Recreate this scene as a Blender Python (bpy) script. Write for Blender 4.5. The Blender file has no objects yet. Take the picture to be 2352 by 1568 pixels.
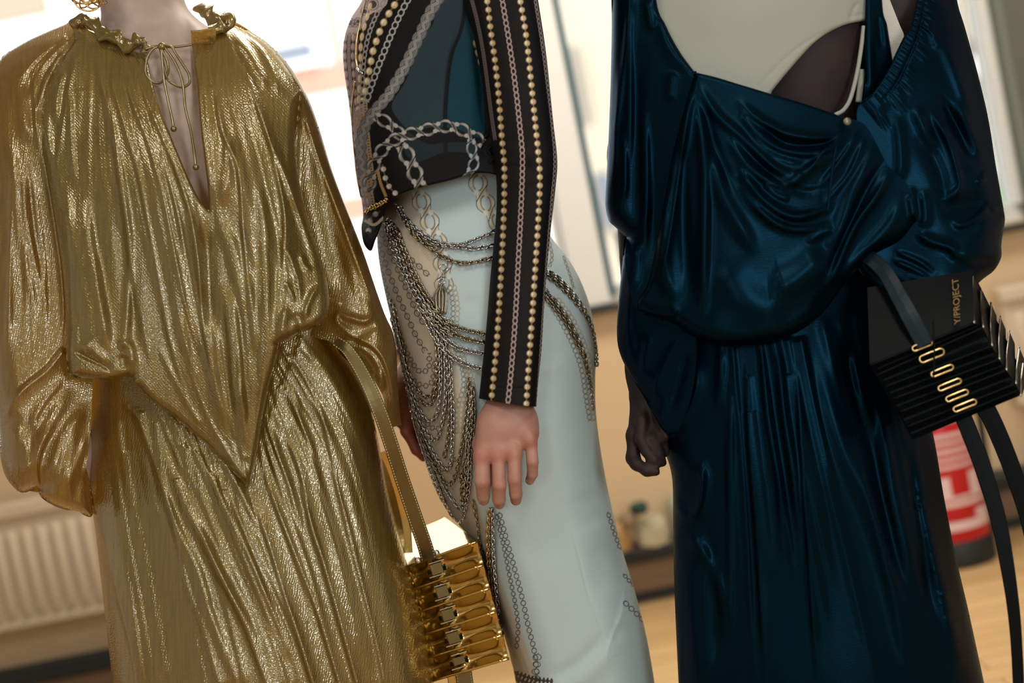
import bpy, math, random
import numpy as np
from mathutils import Vector, Matrix

rng = np.random.default_rng(7)
random.seed(7)
SC = bpy.context.scene
COL = SC.collection

# ------------------------------------------------------------------ camera
F, CX, CY = 3520.0, 1176.0, 784.0            # focal length and centre for 2352 x 1568
CAM_H, PITCH, ROLL = 1.10, math.radians(3.0), math.radians(11.3)
FW = np.array([0, math.cos(PITCH), -math.sin(PITCH)])
_r0 = np.array([1.0, 0, 0]); _u0 = np.cross(_r0, FW)
RT = math.cos(ROLL) * _r0 - math.sin(ROLL) * _u0
UP = math.sin(ROLL) * _r0 + math.cos(ROLL) * _u0
CAM = np.array([0.0, 0.0, CAM_H])
cd = bpy.data.cameras.new('camera'); cam = bpy.data.objects.new('camera', cd); COL.objects.link(cam)
cd.sensor_width = 36.0; cd.lens = F / 2352.0 * 36.0
cd.clip_start = 0.05; cd.clip_end = 200
cam.matrix_world = Matrix(((RT[0], UP[0], -FW[0], CAM[0]), (RT[1], UP[1], -FW[1], CAM[1]),
                           (RT[2], UP[2], -FW[2], CAM[2]), (0, 0, 0, 1)))
cd.dof.use_dof = True; cd.dof.focus_distance = 2.20; cd.dof.aperture_fstop = 2.2
SC.camera = cam

# ------------------------------------------------------------------ view, world, lights
SC.view_settings.view_transform = 'Standard'; SC.view_settings.look = 'None'
SC.view_settings.gamma = 1.0; SC.view_settings.exposure = 0.12
SC.view_settings.use_curve_mapping = False
try:
    SC.cycles.use_denoising = True
    SC.cycles.sample_clamp_indirect = 4.0
    SC.cycles.max_bounces = 4; SC.cycles.diffuse_bounces = 2; SC.cycles.glossy_bounces = 3; SC.cycles.transmission_bounces = 3
    SC.cycles.transparent_max_bounces = 8
    SC.cycles.caustics_reflective = False; SC.cycles.caustics_refractive = False
    SC.cycles.use_adaptive_sampling = True; SC.cycles.adaptive_threshold = 0.04
except Exception:
    pass
w = bpy.data.worlds.new('overcast_sky'); SC.world = w; w.use_nodes = True
bg = w.node_tree.nodes['Background']; bg.inputs[0].default_value = (0.93, 0.96, 1.0, 1); bg.inputs[1].default_value = 3.6

def area_light(name, loc, target, sx, sy, power, col):
    l = bpy.data.lights.new(name, 'AREA'); l.shape = 'RECTANGLE'; l.size = sx; l.size_y = sy
    l.energy = power; l.color = col
    o = bpy.data.objects.new(name, l); COL.objects.link(o); o.location = loc
    d = Vector(target) - Vector(loc)
    o.rotation_euler = d.to_track_quat('-Z', 'Y').to_euler()
    return o
# area lights added behind the camera and overhead, their sources unseen
area_light('added_rear_light', (2.0, -2.35, 1.75), (0.2, 2.3, 0.9), 0.8, 1.5, 62, (0.90, 0.96, 1.0))
area_light('added_rear_light', (-1.2, -2.35, 1.75), (-0.2, 2.3, 0.9), 0.6, 1.5, 20, (0.92, 0.97, 1.0))
area_light('added_ceiling_light', (0.9, 0.6, 2.97), (0.9, 0.6, 0.0), 0.5, 1.1, 20, (1.0, 0.95, 0.86))
area_light('added_ceiling_light', (-1.2, 0.6, 2.97), (-1.2, 0.6, 0.0), 0.5, 1.1, 18, (1.0, 0.95, 0.86))
area_light('added_ceiling_light', (0.4, 3.5, 2.97), (0.4, 3.5, 0.0), 2.6, 0.6, 66, (1.0, 0.93, 0.80))

# ------------------------------------------------------------------ pixel helpers
def P(x, y, d):
    """world point seen at pixel (x, y) at depth d in metres along the view axis"""
    x = np.asarray(x, float); y = np.asarray(y, float); d = np.asarray(d, float)
    a = (x - CX) / F * d; b = -(y - CY) / F * d
    return CAM + d[..., None] * FW + a[..., None] * RT + b[..., None] * UP
def P1(x, y, d): return P(np.array(x), np.array(y), np.array(d))
def ray_at_y(px, py, wy):
    v = FW + (px - CX) / F * RT - (py - CY) / F * UP
    return CAM + v * (wy / v[1])
UPX = np.array([-math.sin(ROLL), -math.cos(ROLL)])      # world up seen in pixels

def cr(pts, n=8, closed=False):
    """Catmull-Rom through the points, n samples per span"""
    p = np.asarray(pts, float); m = len(p)
    if m < 3 and not closed:
        t = np.linspace(0, 1, n + 1)[:, None]; return p[0] * (1 - t) + p[1] * t
    out = []
    spans = m if closed else m - 1
    t = np.linspace(0, 1, n, endpoint=False)[:, None]
    for i in range(spans):
        if closed:
            a, b, c, d = p[i - 1], p[i], p[(i + 1) % m], p[(i + 2) % m]
        else:
            b, c = p[i], p[i + 1]
            a = p[i - 1] if i > 0 else 2 * b - c
            d = p[i + 2] if i + 2 < m else 2 * c - b
        if np.allclose(b, c): continue
        out.append(0.5 * (2 * b + (c - a) * t + (2 * a - 5 * b + 4 * c - d) * t ** 2 + (3 * b - a - 3 * c + d) * t ** 3))
    if not closed: out.append(p[-1:])
    return np.vstack(out)

def line_dist(X, Y, L):
    """distance, arc length and signed offset of points to polyline L"""
    best = np.full(X.shape, 1e18); arc = np.zeros(X.shape); sg = np.zeros(X.shape)
    acc = 0.0
    for i in range(len(L) - 1):
        ax, ay = L[i]; bx, by = L[i + 1]
        dx, dy = bx - ax, by - ay; ll = dx * dx + dy * dy
        if ll < 1e-12: continue
        l = math.sqrt(ll)
        t = ((X - ax) * dx + (Y - ay) * dy) / ll
        tc = np.clip(t, 0, 1)
        qx = X - ax - tc * dx; qy = Y - ay - tc * dy
        q = qx * qx + qy * qy
        m = q < best
        best = np.where(m, q, best)
        arc = np.where(m, acc + tc * l, arc)
        sg = np.where(m, ((X - ax) * dy - (Y - ay) * dx) / l, sg)
        acc += l
    return np.sqrt(best), arc, sg, acc

def inside_poly(X, Y, L):
    c = np.zeros(X.shape, bool); n = len(L)
    for i in range(n):
        x1, y1 = L[i]; x2, y2 = L[(i + 1) % n]
        if y1 == y2: continue
        m = ((y1 > Y) != (y2 > Y))
        c ^= m & (X < (x2 - x1) * (Y - y1) / (y2 - y1) + x1)
    return c

def sstep(t): t = np.clip(t, 0, 1); return t * t * (3 - 2 * t)

class TPS:
    """smooth surface through control depths (x, y, d)"""
    def __init__(s, c):
        c = np.asarray(c, float); s.c = c[:, :2] / 500.0; n = len(c)
        s.flat = n < 3
        if s.flat: s.v = c[:, 2].mean(); return
        K = s.U(((s.c[:, None] - s.c[None]) ** 2).sum(-1)) + np.eye(n) * 0.01
        A = np.zeros((n + 3, n + 3)); A[:n, :n] = K
        A[:n, n] = 1; A[:n, n + 1:] = s.c; A[n, :n] = 1; A[n + 1:, :n] = s.c.T
        s.w = np.linalg.lstsq(A, np.concatenate([c[:, 2], [0, 0, 0]]), rcond=None)[0]
    @staticmethod
    def U(r2): return np.where(r2 > 1e-12, 0.5 * r2 * np.log(r2 + 1e-12), 0)
    def __call__(s, X, Y):
        if s.flat: return np.full(X.shape, s.v)
        x, y = X / 500.0, Y / 500.0
        out = s.w[-3] + s.w[-2] * x + s.w[-1] * y
        for (cx, cy), k in zip(s.c, s.w): out = out + k * s.U((x - cx) ** 2 + (y - cy) ** 2)
        return out

def fold_height(X, Y, folds):
    """height in pixels of the traced folds; fold = (pts, width, amp, kind[, taper0, taper1])"""
    H = np.zeros(X.shape)
    for f in folds:
        pts, wd, amp, kind = f[:4]
        t0, t1 = (f[4], f[5]) if len(f) > 5 else (0.2, 0.25)
        L = cr(pts, 5)
        rad = wd * (3.2 if kind != 's' else 4.2)
        m = (X > L[:, 0].min() - rad) & (X < L[:, 0].max() + rad) & (Y > L[:, 1].min() - rad) & (Y < L[:, 1].max() + rad)
        if not m.any(): continue
        x, y = X[m], Y[m]
        d, a, sg, tot = line_dist(x, y, L)
        t = a / tot
        tp = (sstep(t / t0) if t0 > 0 else 1.0) * (sstep((1 - t) / t1) if t1 > 0 else 1.0)
        # beyond the ends fall off softly
        if kind == 'r': h = np.exp(-(d / wd) ** 2)
        elif kind == 'p': h = np.exp(-(d / wd) ** 4)             # plateau: flat-topped roll
        else:                                                   # 's': overlap, steep on the left of the path
            sd = np.where(sg > 0, d, -d)
            h = np.where(sd > 0, np.exp(-(sd / wd)), np.exp(-(sd / np.maximum(0.3 * wd, 6.0)) ** 2))
        H[m] += amp * h * tp
    return H

def fan(A, B, n, wd, amp, kind='r', jit=0.3, taper=(0.03, 0.1), seed=0):
    """n folds interpolated between guide path A and guide path B"""
    r = np.random.default_rng(seed); A = cr(A, 6); B = cr(B, 6)
    k = 9
    ia = np.linspace(0, len(A) - 1, k); ib = np.linspace(0, len(B) - 1, k)
    A = np.stack([np.interp(ia, np.arange(len(A)), A[:, j]) for j in (0, 1)], 1)
    B = np.stack([np.interp(ib, np.arange(len(B)), B[:, j]) for j in (0, 1)], 1)
    out = []
    for i in range(n):
        s = (i + 0.5 + jit * r.uniform(-0.5, 0.5)) / n
        s1 = s + jit * r.uniform(-0.5, 0.5) / n
        ss = np.linspace(s, s1, k)[:, None]
        p = A * (1 - ss) + B * ss
        a0 = 0 if r.random() < 0.6 else int(r.integers(0, 3)); a1 = k if r.random() < 0.5 else int(r.integers(k - 4, k))
        out.append((p[a0:a1], wd * r.uniform(0.7, 1.35), amp * r.uniform(0.4, 1.3), kind, taper[0], taper[1]))
    return out

# ------------------------------------------------------------------ mesh helpers
def make_mesh(name, V, Fq, mat, parent=None, smooth=True, uv=None, col=None, cols=None):
    V = np.asarray(V, np.float32); me = bpy.data.meshes.new(name)
    Fq = [np.asarray(f, np.int64) for f in (Fq if isinstance(Fq, list) else [Fq]) if len(f)]
    loops = np.concatenate([f.ravel() for f in Fq]).astype(np.int32)
    sizes = np.concatenate([np.full(len(f), f.shape[1]) for f in Fq])
    me.vertices.add(len(V)); me.vertices.foreach_set('co', V.ravel())
    me.loops.add(len(loops)); me.loops.foreach_set('vertex_index', loops)
    me.polygons.add(len(sizes))
    me.polygons.foreach_set('loop_start', np.concatenate([[0], np.cumsum(sizes)[:-1]]).astype(np.int32))
    me.polygons.foreach_set('use_smooth', np.full(len(sizes), smooth))
    if uv is not None:
        l = me.uv_layers.new(name='UVMap'); l.data.foreach_set('uv', np.asarray(uv, np.float32)[loops].ravel())
    if col is not None:
        a = me.attributes.new('Col', 'FLOAT_COLOR', 'POINT')
        c = np.ones((len(V), 4), np.float32); c[:, :3] = col; a.data.foreach_set('color', c.ravel())
    me.update(calc_edges=True); me.validate()
    if isinstance(mat, (list, tuple)):
        for m in mat: me.materials.append(m)
    else: me.materials.append(mat)
    o = bpy.data.objects.new(name, me); COL.objects.link(o)
    if parent is not None:
        o.parent = parent; o.matrix_parent_inverse = parent.matrix_world.inverted()
    return o

def empty(name, label, cat, loc=(0, 0, 0), group=None):
    o = bpy.data.objects.new(name, None); COL.objects.link(o); o.location = loc; o.empty_display_size = 0.05
    o['label'] = label; o['category'] = cat
    if group: o['group'] = group
    bpy.context.view_layer.update()
    return o
def tag(o, label, cat, group=None):
    o['label'] = label; o['category'] = cat
    if group: o['group'] = group
    return o
def struct(o, label=None):
    o['kind'] = 'structure'
    if label: o['label'] = label
    return o

class MB:
    """collects simple shapes into one mesh"""
    def __init__(s): s.V = []; s.T = {3: [], 4: []}; s.n = 0
    def add(s, V, faces):
        V = np.asarray(V, float)
        for f in faces:
            if len(f) in (3, 4): s.T[len(f)].append([i + s.n for i in f])
            else:
                for k in range(1, len(f) - 1): s.T[3].append([f[0] + s.n, f[k] + s.n, f[k + 1] + s.n])
        s.V.append(V); s.n += len(V)
    def box(s, lo, hi, bev=0.0):
        (x0, y0, z0), (x1, y1, z1) = lo, hi
        s.frame((np.array(lo) + np.array(hi)) / 2, np.array([1, 0, 0]) * (x1 - x0) / 2, np.array([0, 1, 0]) * (y1 - y0) / 2, np.array([0, 0, 1]) * (z1 - z0) / 2, bev)
    def frame(s, c, a, b, n, bev=0.0):
        """box with half axes a, b, n; bev = chamfer in metres"""
        c, a, b, n = (np.asarray(v, float) for v in (c, a, b, n))
        if bev <= 0:
            V = [c + i * a + j * b + k * n for k in (-1, 1) for j in (-1, 1) for i in (-1, 1)]
            s.add(V, [(0, 2, 3, 1), (4, 5, 7, 6), (0, 1, 5, 4), (2, 6, 7, 3), (0, 4, 6, 2), (1, 3, 7, 5)]); return
        la, lb, ln = (np.linalg.norm(v) for v in (a, b, n))
        bev = min(bev, 0.45 * min(la, lb, ln))
        fa, fb, fn = 1 - bev / la, 1 - bev / lb, 1 - bev / ln
        V = []; idx = {}
        for k in (-1, 1):
            for j in (-1, 1):
                for i in (-1, 1):
                    for ax in range(3):
                        f = [fa, fb, fn]; f[ax] = 1
                        idx[(i, j, k, ax)] = len(V); V.append(c + i * f[0] * a + j * f[1] * b + k * f[2] * n)
        Fc = []
        def q(keys): Fc.append([idx[k] for k in keys])
        for sg in (-1, 1):
            q([(sg, -1, -1, 0), (sg, 1, -1, 0), (sg, 1, 1, 0), (sg, -1, 1, 0)][::sg])
            q([(-1, sg, -1, 1), (-1, sg, 1, 1), (1, sg, 1, 1), (1, sg, -1, 1)][::sg])
            q([(-1, -1, sg, 2), (1, -1, sg, 2), (1, 1, sg, 2), (-1, 1, sg, 2)][::sg])
        for u in (-1, 1):
            for v in (-1, 1):
                q([(u, v, -1, 0), (u, v, -1, 1), (u, v, 1, 1), (u, v, 1, 0)][::-u * v])
                q([(u, -1, v, 0), (u, 1, v, 0), (u, 1, v, 2), (u, -1, v, 2)][::-u * v])
                q([(-1, u, v, 1), (-1, u, v, 2), (1, u, v, 2), (1, u, v, 1)][::-u * v])
        for k in (-1, 1):
            for j in (-1, 1):
                for i in (-1, 1):
                    q([(i, j, k, 0), (i, j, k, 1), (i, j, k, 2)][::i * j * k])
        s.add(V, Fc)
    def tube(s, pts, r, n=8, closed=False, flat=None):
        """tube along 3d points; r scalar or per point; flat=(normal, k) squashes along normal"""
        p = np.asarray(pts, float); m = len(p); r = np.broadcast_to(np.asarray(r, float), (m,))
        if closed: t = np.roll(p, -1, 0) - np.roll(p, 1, 0)
        else: t = np.gradient(p, axis=0)
        t /= np.linalg.norm(t, axis=1)[:, None] + 1e-12
        ref = np.array([0, 1.0, 0]) if flat is None else np.asarray(flat[0], float)
        V = []
        for i in range(m):
            a = np.cross(t[i], ref); la = np.linalg.norm(a)
            a = a / la if la > 1e-6 else np.array([1.0, 0, 0])
            b = np.cross(a, t[i]); k = 1 if flat is None else flat[1]
            for j in range(n):
                th = 2 * math.pi * j / n
                V.append(p[i] + r[i] * (math.cos(th) * a + k * math.sin(th) * b))
        Fc = []
        for i in range(m if closed else m - 1):
            for j in range(n):
                a0, a1 = i * n + j, i * n + (j + 1) % n
                b0, b1 = ((i + 1) % m) * n + j, ((i + 1) % m) * n + (j + 1) % n
                Fc.append((a0, a1, b1, b0))
        if not closed:
            Fc.append(list(range(n))[::-1]); Fc.append([(m - 1) * n + j for j in range(n)])
        s.add(V, Fc)
    def lathe(s, prof, c, n=24, ax=None):
        """profile [(r, h)] about axis ax at c"""
        ax = np.array([0, 0, 1.0]) if ax is None else np.asarray(ax, float) / np.linalg.norm(ax)
        a = np.cross(ax, [0, 1.0, 0.1]); a /= np.linalg.norm(a); b = np.cross(ax, a)
        V = []; m = len(prof)
        for r, h in prof:
            for j in range(n):
                th = 2 * math.pi * j / n
                V.append(np.asarray(c) + ax * h + r * (math.cos(th) * a + math.sin(th) * b))
        Fc = [(i * n + j, i * n + (j + 1) % n, (i + 1) * n + (j + 1) % n, (i + 1) * n + j) for i in range(m - 1) for j in range(n)]
        s.add(V, Fc)
    def build(s, name, mat, parent=None, smooth=False, uv=None):
        fs = [np.array(s.T[k]) for k in (3, 4) if s.T[k]]
        return make_mesh(name, np.vstack(s.V), fs, mat, parent, smooth, uv)

def grid_region(outl, step):
    x0, y0 = outl.min(0) - step; x1, y1 = outl.max(0) + step
    gx = np.arange(x0, x1 + step, step); gy = np.arange(y0, y1 + step, step)
    X, Y = np.meshgrid(gx, gy)
    ins = inside_poly(X, Y, outl)
    # only points near the boundary are snapped: find outside points with an inside neighbour
    nb = np.zeros_like(ins)
    nb[1:] |= ins[:-1]; nb[:-1] |= ins[1:]; nb[:, 1:] |= ins[:, :-1]; nb[:, :-1] |= ins[:, 1:]
    nb[1:, 1:] |= ins[:-1, :-1]; nb[:-1, :-1] |= ins[1:, 1:]; nb[1:, :-1] |= ins[:-1, 1:]; nb[:-1, 1:] |= ins[1:, :-1]
    sn = nb & ~ins
    if sn.any():
        x, y = X[sn], Y[sn]
        best = np.full(x.shape, 1e18); bx = x.copy(); by = y.copy(); n = len(outl)
        for i in range(n):
            ax, ay = outl[i]; ex, ey = outl[(i + 1) % n]; dx, dy = ex - ax, ey - ay; ll = dx * dx + dy * dy
            if ll < 1e-12: continue
            t = np.clip(((x - ax) * dx + (y - ay) * dy) / ll, 0, 1)
            qx, qy = ax + t * dx, ay + t * dy; q = (x - qx) ** 2 + (y - qy) ** 2
            m = q < best; best = np.where(m, q, best); bx = np.where(m, qx, bx); by = np.where(m, qy, by)
        X[sn] = bx; Y[sn] = by
    ok = ins | sn
    cell = ok[:-1, :-1] & ok[1:, :-1] & ok[:-1, 1:] & ok[1:, 1:] & (ins[:-1, :-1] | ins[1:, :-1] | ins[:-1, 1:] | ins[1:, 1:])
    used = np.zeros_like(ok)
    used[:-1, :-1] |= cell; used[1:, :-1] |= cell; used[:-1, 1:] |= cell; used[1:, 1:] |= cell
    idx = -np.ones(X.shape, np.int64); idx[used] = np.arange(used.sum())
    q = np.stack([idx[:-1, :-1][cell], idx[1:, :-1][cell], idx[1:, 1:][cell], idx[:-1, 1:][cell]], 1)
    return X[used], Y[used], q

class Panel:
    """a piece of cloth: pixel outline, control depths, rounded sides, traced folds; back = closed round the far side"""
    def __init__(s, outline, ctrl, step=3.0, rounds=(), folds=(), closed_cr=True, amp=1.0):
        s.amp = amp
        s.outl = cr(outline, 6, True) if closed_cr else np.asarray(outline, float)
        s.tps = TPS(ctrl); s.rounds = [(cr(l, 4), W, R) for l, W, R in rounds]; s.folds = list(folds); s.step = step
    def rnd(s, X, Y):
        out = np.zeros(X.shape)
        for L, W, R in s.rounds:
            m = (X > L[:, 0].min() - W) & (X < L[:, 0].max() + W) & (Y > L[:, 1].min() - W) & (Y < L[:, 1].max() + W)
            if not m.any(): continue
            d = line_dist(X[m], Y[m], L)[0]
            k = 1 - np.minimum(d / W, 1)
            out[m] = np.maximum(out[m], R * (1 - np.sqrt(np.maximum(1 - k * k, 0))))
        return out
    def depth(s, X, Y, folds=True):
        X = np.asarray(X, float); Y = np.asarray(Y, float)
        d = s.tps(X, Y) + s.rnd(X, Y)
        if folds and s.folds: d = d - fold_height(X, Y, s.folds) * s.amp / 1600.0
        return d
    def build(s, name, mat, parent, back=0.0, colfn=None, label=None):
        X, Y, q = grid_region(s.outl, s.step)
        D = s.depth(X, Y)
        V = P(X, Y, D); uv = np.stack([X, -Y], 1) / 1000.0; Fq = [q[:, ::-1]]
        if back > 0:
            X2, Y2, q2 = grid_region(s.outl, max(14.0, s.step * 5))
            r = s.rnd(X2, Y2); D2 = s.tps(X2, Y2) + back + (back - r) * 1.7
            Fq = [np.vstack([q[:, ::-1], q2 + len(V)])]
            V = np.vstack([V, P(X2, Y2, D2)]); uv = np.vstack([uv, np.stack([X2, -Y2], 1) / 1000.0])
            X = np.concatenate([X, X2]); Y = np.concatenate([Y, Y2])
        c = colfn(X, Y) if colfn else None
        o = make_mesh(name, V, Fq, mat, parent, True, uv, c)
        if label: o['label'] = label
        return o

# ------------------------------------------------------------------ materials
def srgb(r, g, b):
    f = lambda c: c / 12.92 if c <= 0.04045 else ((c + 0.055) / 1.055) ** 2.4
    return (f(r / 255), f(g / 255), f(b / 255), 1)
def mat(name, col, rough=0.5, metal=0.0, **kw):
    m = bpy.data.materials.new(name); m.use_nodes = True; nt = m.node_tree; b = nt.nodes['Principled BSDF']
    b.inputs['Base Color'].default_value = col; b.inputs['Roughness'].default_value = rough; b.inputs['Metallic'].default_value = metal
    for k, v in kw.items(): b.inputs[k].default_value = v
    return m
def noise_bump(m, scale=(80, 80, 80), strength=0.2, dist=0.002, coord='UV', detail=1.0, rot=0.0, colvar=None):
    nt = m.node_tree; b = nt.nodes['Principled BSDF']
    tc = nt.nodes.new('ShaderNodeTexCoord'); mp = nt.nodes.new('ShaderNodeMapping'); mp.inputs['Scale'].default_value = scale
    mp.inputs['Rotation'].default_value = (0, 0, rot)
    nz = nt.nodes.new('ShaderNodeTexNoise'); nz.inputs['Scale'].default_value = 1.0; nz.inputs['Detail'].default_value = detail
    bp = nt.nodes.new('ShaderNodeBump'); bp.inputs['Strength'].default_value = strength; bp.inputs['Distance'].default_value = dist
    L = nt.links
    L.new(tc.outputs[coord], mp.inputs['Vector']); L.new(mp.outputs[0], nz.inputs['Vector'])
    L.new(nz.outputs[0], bp.inputs['Height']); L.new(bp.outputs[0], b.inputs['Normal'])
    if colvar:
        rp = nt.nodes.new('ShaderNodeValToRGB'); rp.color_ramp.elements[0].position = 0.3; rp.color_ramp.elements[1].position = 0.7
        rp.color_ramp.elements[0].color = colvar[0]; rp.color_ramp.elements[1].color = colvar[1]
        L.new(nz.outputs[0], rp.inputs[0]); L.new(rp.outputs[0], b.inputs['Base Color'])
    return m
def add_translucent(m, col, fac):
    nt = m.node_tree; b = nt.nodes['Principled BSDF']; out = nt.nodes['Material Output']
    t = nt.nodes.new('ShaderNodeBsdfTranslucent'); t.inputs[0].default_value = col
    mx = nt.nodes.new('ShaderNodeMixShader'); mx.inputs[0].default_value = fac
    nt.links.new(b.outputs[0], mx.inputs[1]); nt.links.new(t.outputs[0], mx.inputs[2]); nt.links.new(mx.outputs[0], out.inputs['Surface'])
    return m
def attr_col(m):
    nt = m.node_tree; a = nt.nodes.new('ShaderNodeAttribute'); a.attribute_name = 'Col'
    nt.links.new(a.outputs['Color'], nt.nodes['Principled BSDF'].inputs['Base Color']); return m
def glass_mat():
    m = bpy.data.materials.new('window_glass'); m.use_nodes = True; nt = m.node_tree; out = nt.nodes['Material Output']
    nt.nodes.remove(nt.nodes['Principled BSDF'])
    t = nt.nodes.new('ShaderNodeBsdfTransparent'); t.inputs[0].default_value = (0.97, 0.99, 0.98, 1)
    g = nt.nodes.new('ShaderNodeBsdfGlossy'); g.inputs['Roughness'].default_value = 0.03
    mx = nt.nodes.new('ShaderNodeMixShader'); mx.inputs[0].default_value = 0.012
    nt.links.new(t.outputs[0], mx.inputs[1]); nt.links.new(g.outputs[0], mx.inputs[2]); nt.links.new(mx.outputs[0], out.inputs['Surface'])
    return m

M = {}
M['wall'] = noise_bump(mat('beige_wall', srgb(214, 186, 148), 0.8), (30, 30, 30), 0.1, 0.002, 'Object')
M['white_wall'] = noise_bump(mat('white_plaster', srgb(226, 222, 214), 0.75), (30, 30, 30), 0.1, 0.002, 'Object')
M['grey_wall'] = noise_bump(mat('grey_green_curtain', srgb(98, 100, 88), 0.9), (30, 30, 4), 0.2, 0.004, 'Object')
M['ceiling'] = noise_bump(mat('ceiling_paint', srgb(205, 200, 190), 0.85), (20, 20, 20), 0.1, 0.002, 'Object')
M['frame_white'] = noise_bump(mat('white_window_paint', srgb(222, 220, 216), 0.4), (60, 60, 60), 0.05, 0.001, 'Object')
M['frame_teal'] = noise_bump(mat('dark_teal_seal', srgb(20, 78, 88), 0.45), (60, 60, 60), 0.05, 0.001, 'Object')
M['frame_dark'] = noise_bump(mat('black_frame', srgb(22, 30, 30), 0.5), (60, 60, 60), 0.05, 0.001, 'Object')
M['brown_wood'] = noise_bump(mat('brown_base_wood', srgb(134, 108, 82), 0.6), (3, 40, 60), 0.15, 0.002, 'Object', colvar=(srgb(120, 96, 72), srgb(146, 118, 90)))
M['radiator'] = noise_bump(mat('cream_radiator_enamel', srgb(214, 196, 172), 0.4), (40, 40, 40), 0.05, 0.001, 'Object')
M['glass'] = glass_mat()
M['black_plastic'] = noise_bump(mat('black_rubber', srgb(22, 28, 30), 0.55), (90, 90, 90), 0.1, 0.001, 'Object')
M['red'] = noise_bump(mat('red_enamel', srgb(196, 12, 26), 0.3), (50, 50, 50), 0.03, 0.001, 'Object')
M['label_white'] = noise_bump(mat('white_label_print', srgb(232, 200, 200), 0.5), (50, 50, 50), 0.03, 0.001, 'Object')
M['facade_white'] = noise_bump(mat('white_facade', srgb(236, 236, 236), 0.9), (2, 2, 2), 0.1, 0.01, 'Object')
M['facade_pink'] = noise_bump(mat('salmon_facade', srgb(222, 140, 122), 0.9), (2, 2, 2), 0.1, 0.01, 'Object')
M['facade_beige'] = noise_bump(mat('beige_facade', srgb(186, 172, 152), 0.9), (2, 2, 2), 0.1, 0.01, 'Object')
M['facade_grey'] = noise_bump(mat('grey_facade_window', srgb(112, 116, 128), 0.3), (2, 2, 2), 0.05, 0.01, 'Object')
M['green'] = noise_bump(mat('green_planter', srgb(86, 170, 60), 0.8), (6, 6, 6), 0.2, 0.01, 'Object')
def wood_floor():
    m = mat('oak_parquet', srgb(196, 156, 104), 0.32); nt = m.node_tree; b = nt.nodes['Principled BSDF']; L = nt.links
    tc = nt.nodes.new('ShaderNodeTexCoord'); mp = nt.nodes.new('ShaderNodeMapping'); mp.inputs['Scale'].default_value = (1, 1, 1)
    br = nt.nodes.new('ShaderNodeTexBrick'); br.inputs['Scale'].default_value = 1.0
    br.inputs['Brick Width'].default_value = 0.6; br.inputs['Row Height'].default_value = 0.08; br.inputs['Mortar Size'].default_value = 0.0016
    br.inputs['Color1'].default_value = srgb(226, 186, 132); br.inputs['Color2'].default_value = srgb(208, 168, 114); br.inputs['Mortar'].default_value = srgb(96, 68, 40)
    nz = nt.nodes.new('ShaderNodeTexNoise'); nz.inputs['Scale'].default_value = 5; mp2 = nt.nodes.new('ShaderNodeMapping'); mp2.inputs['Scale'].default_value = (1, 14, 1)
    mx = nt.nodes.new('ShaderNodeMixRGB'); mx.blend_type = 'MULTIPLY'; mx.inputs[0].default_value = 0.22
    L.new(tc.outputs['Object'], mp.inputs[0]); L.new(mp.outputs[0], br.inputs[0]); L.new(tc.outputs['Object'], mp2.inputs[0]); L.new(mp2.outputs[0], nz.inputs[0])
    L.new(br.outputs[0], mx.inputs[1]); L.new(nz.outputs[0], mx.inputs[2]); L.new(mx.outputs[0], b.inputs['Base Color'])
    return m
M['floor'] = wood_floor()

# ------------------------------------------------------------------ the room
WY = 4.65
X0, X1, Y0, ZC = -3.6, 3.8, -2.6, 3.05
def box_obj(name, lo, hi, m, parent=None, bev=0.0):
    b = MB(); b.box(lo, hi, bev); return b.build(name, m, parent)
struct(box_obj('floor', (X0, Y0, -0.1), (X1, WY + 0.3, 0.0), M['floor']))
ceil_ = struct(box_obj('ceiling', (X0, Y0, ZC), (X1, WY + 0.3, ZC + 0.1), M['ceiling']))
struct(box_obj('wall_left', (X0 - 0.1, Y0, 0), (X0, WY, ZC), M['white_wall']))
struct(box_obj('wall_right', (X1, Y0, 0), (X1 + 0.1, WY, ZC), M['white_wall']))
struct(box_obj('wall_front', (X0, Y0 - 0.1, 0), (X1, Y0, ZC), M['white_wall']))
sillz = ray_at_y(1372, 702, WY)[2]
wl = box_obj('wall_back', (X0, WY, 0), (X1, WY + 0.25, sillz), M['wall'])
struct(wl, 'beige wall below the windows')
struct(box_obj('wall_back', (X0, WY, 2.62), (X1, WY + 0.25, ZC), M['white_wall']), 'white lintel above the windows')
pa = ray_at_y(1298, 560, WY)[0]; pb = ray_at_y(1380, 560, WY)[0]
pc = ray_at_y(2318, 200, WY)[0]
struct(box_obj('wall_back', (pa, WY - 0.03, sillz), (pb, WY + 0.2, 2.62), M['frame_white'], bev=0.006), 'pale window pier between the two windows')
struct(box_obj('wall_back', (pc, WY - 0.06, sillz), (X1, WY + 0.25, 2.62), M['grey_wall']), 'grey-green wall pier at the right of the window')
struct(box_obj('wall_back', (X0, WY, sillz), (-2.3, WY + 0.25, 2.62), M['white_wall']), 'white wall at the far left of the window')
struct(box_obj('trim_1', (X0, WY - 0.045, sillz - 0.022), (X1, WY, sillz - 0.002), M['frame_dark'], bev=0.004), 'dark window sill edge')
struct(box_obj('baseboard_back', (X0, WY - 0.03, 0.03), (X1, WY, 0.125), M['brown_wood'], bev=0.004), 'brown wooden baseboard')
struct(box_obj('trim_2', (X0, WY - 0.022, 0.0), (X1, WY, 0.03), M['frame_dark']), 'dark strip standing for the shadow gap under the baseboard')  # shadow line below the baseboard, put in as a dark strip
struct(box_obj('trim_3', (X0, WY - 0.06, 0.125), (X1, WY, 0.18), M['frame_dark'], bev=0.006), 'dark pipe casing above the baseboard')

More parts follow.
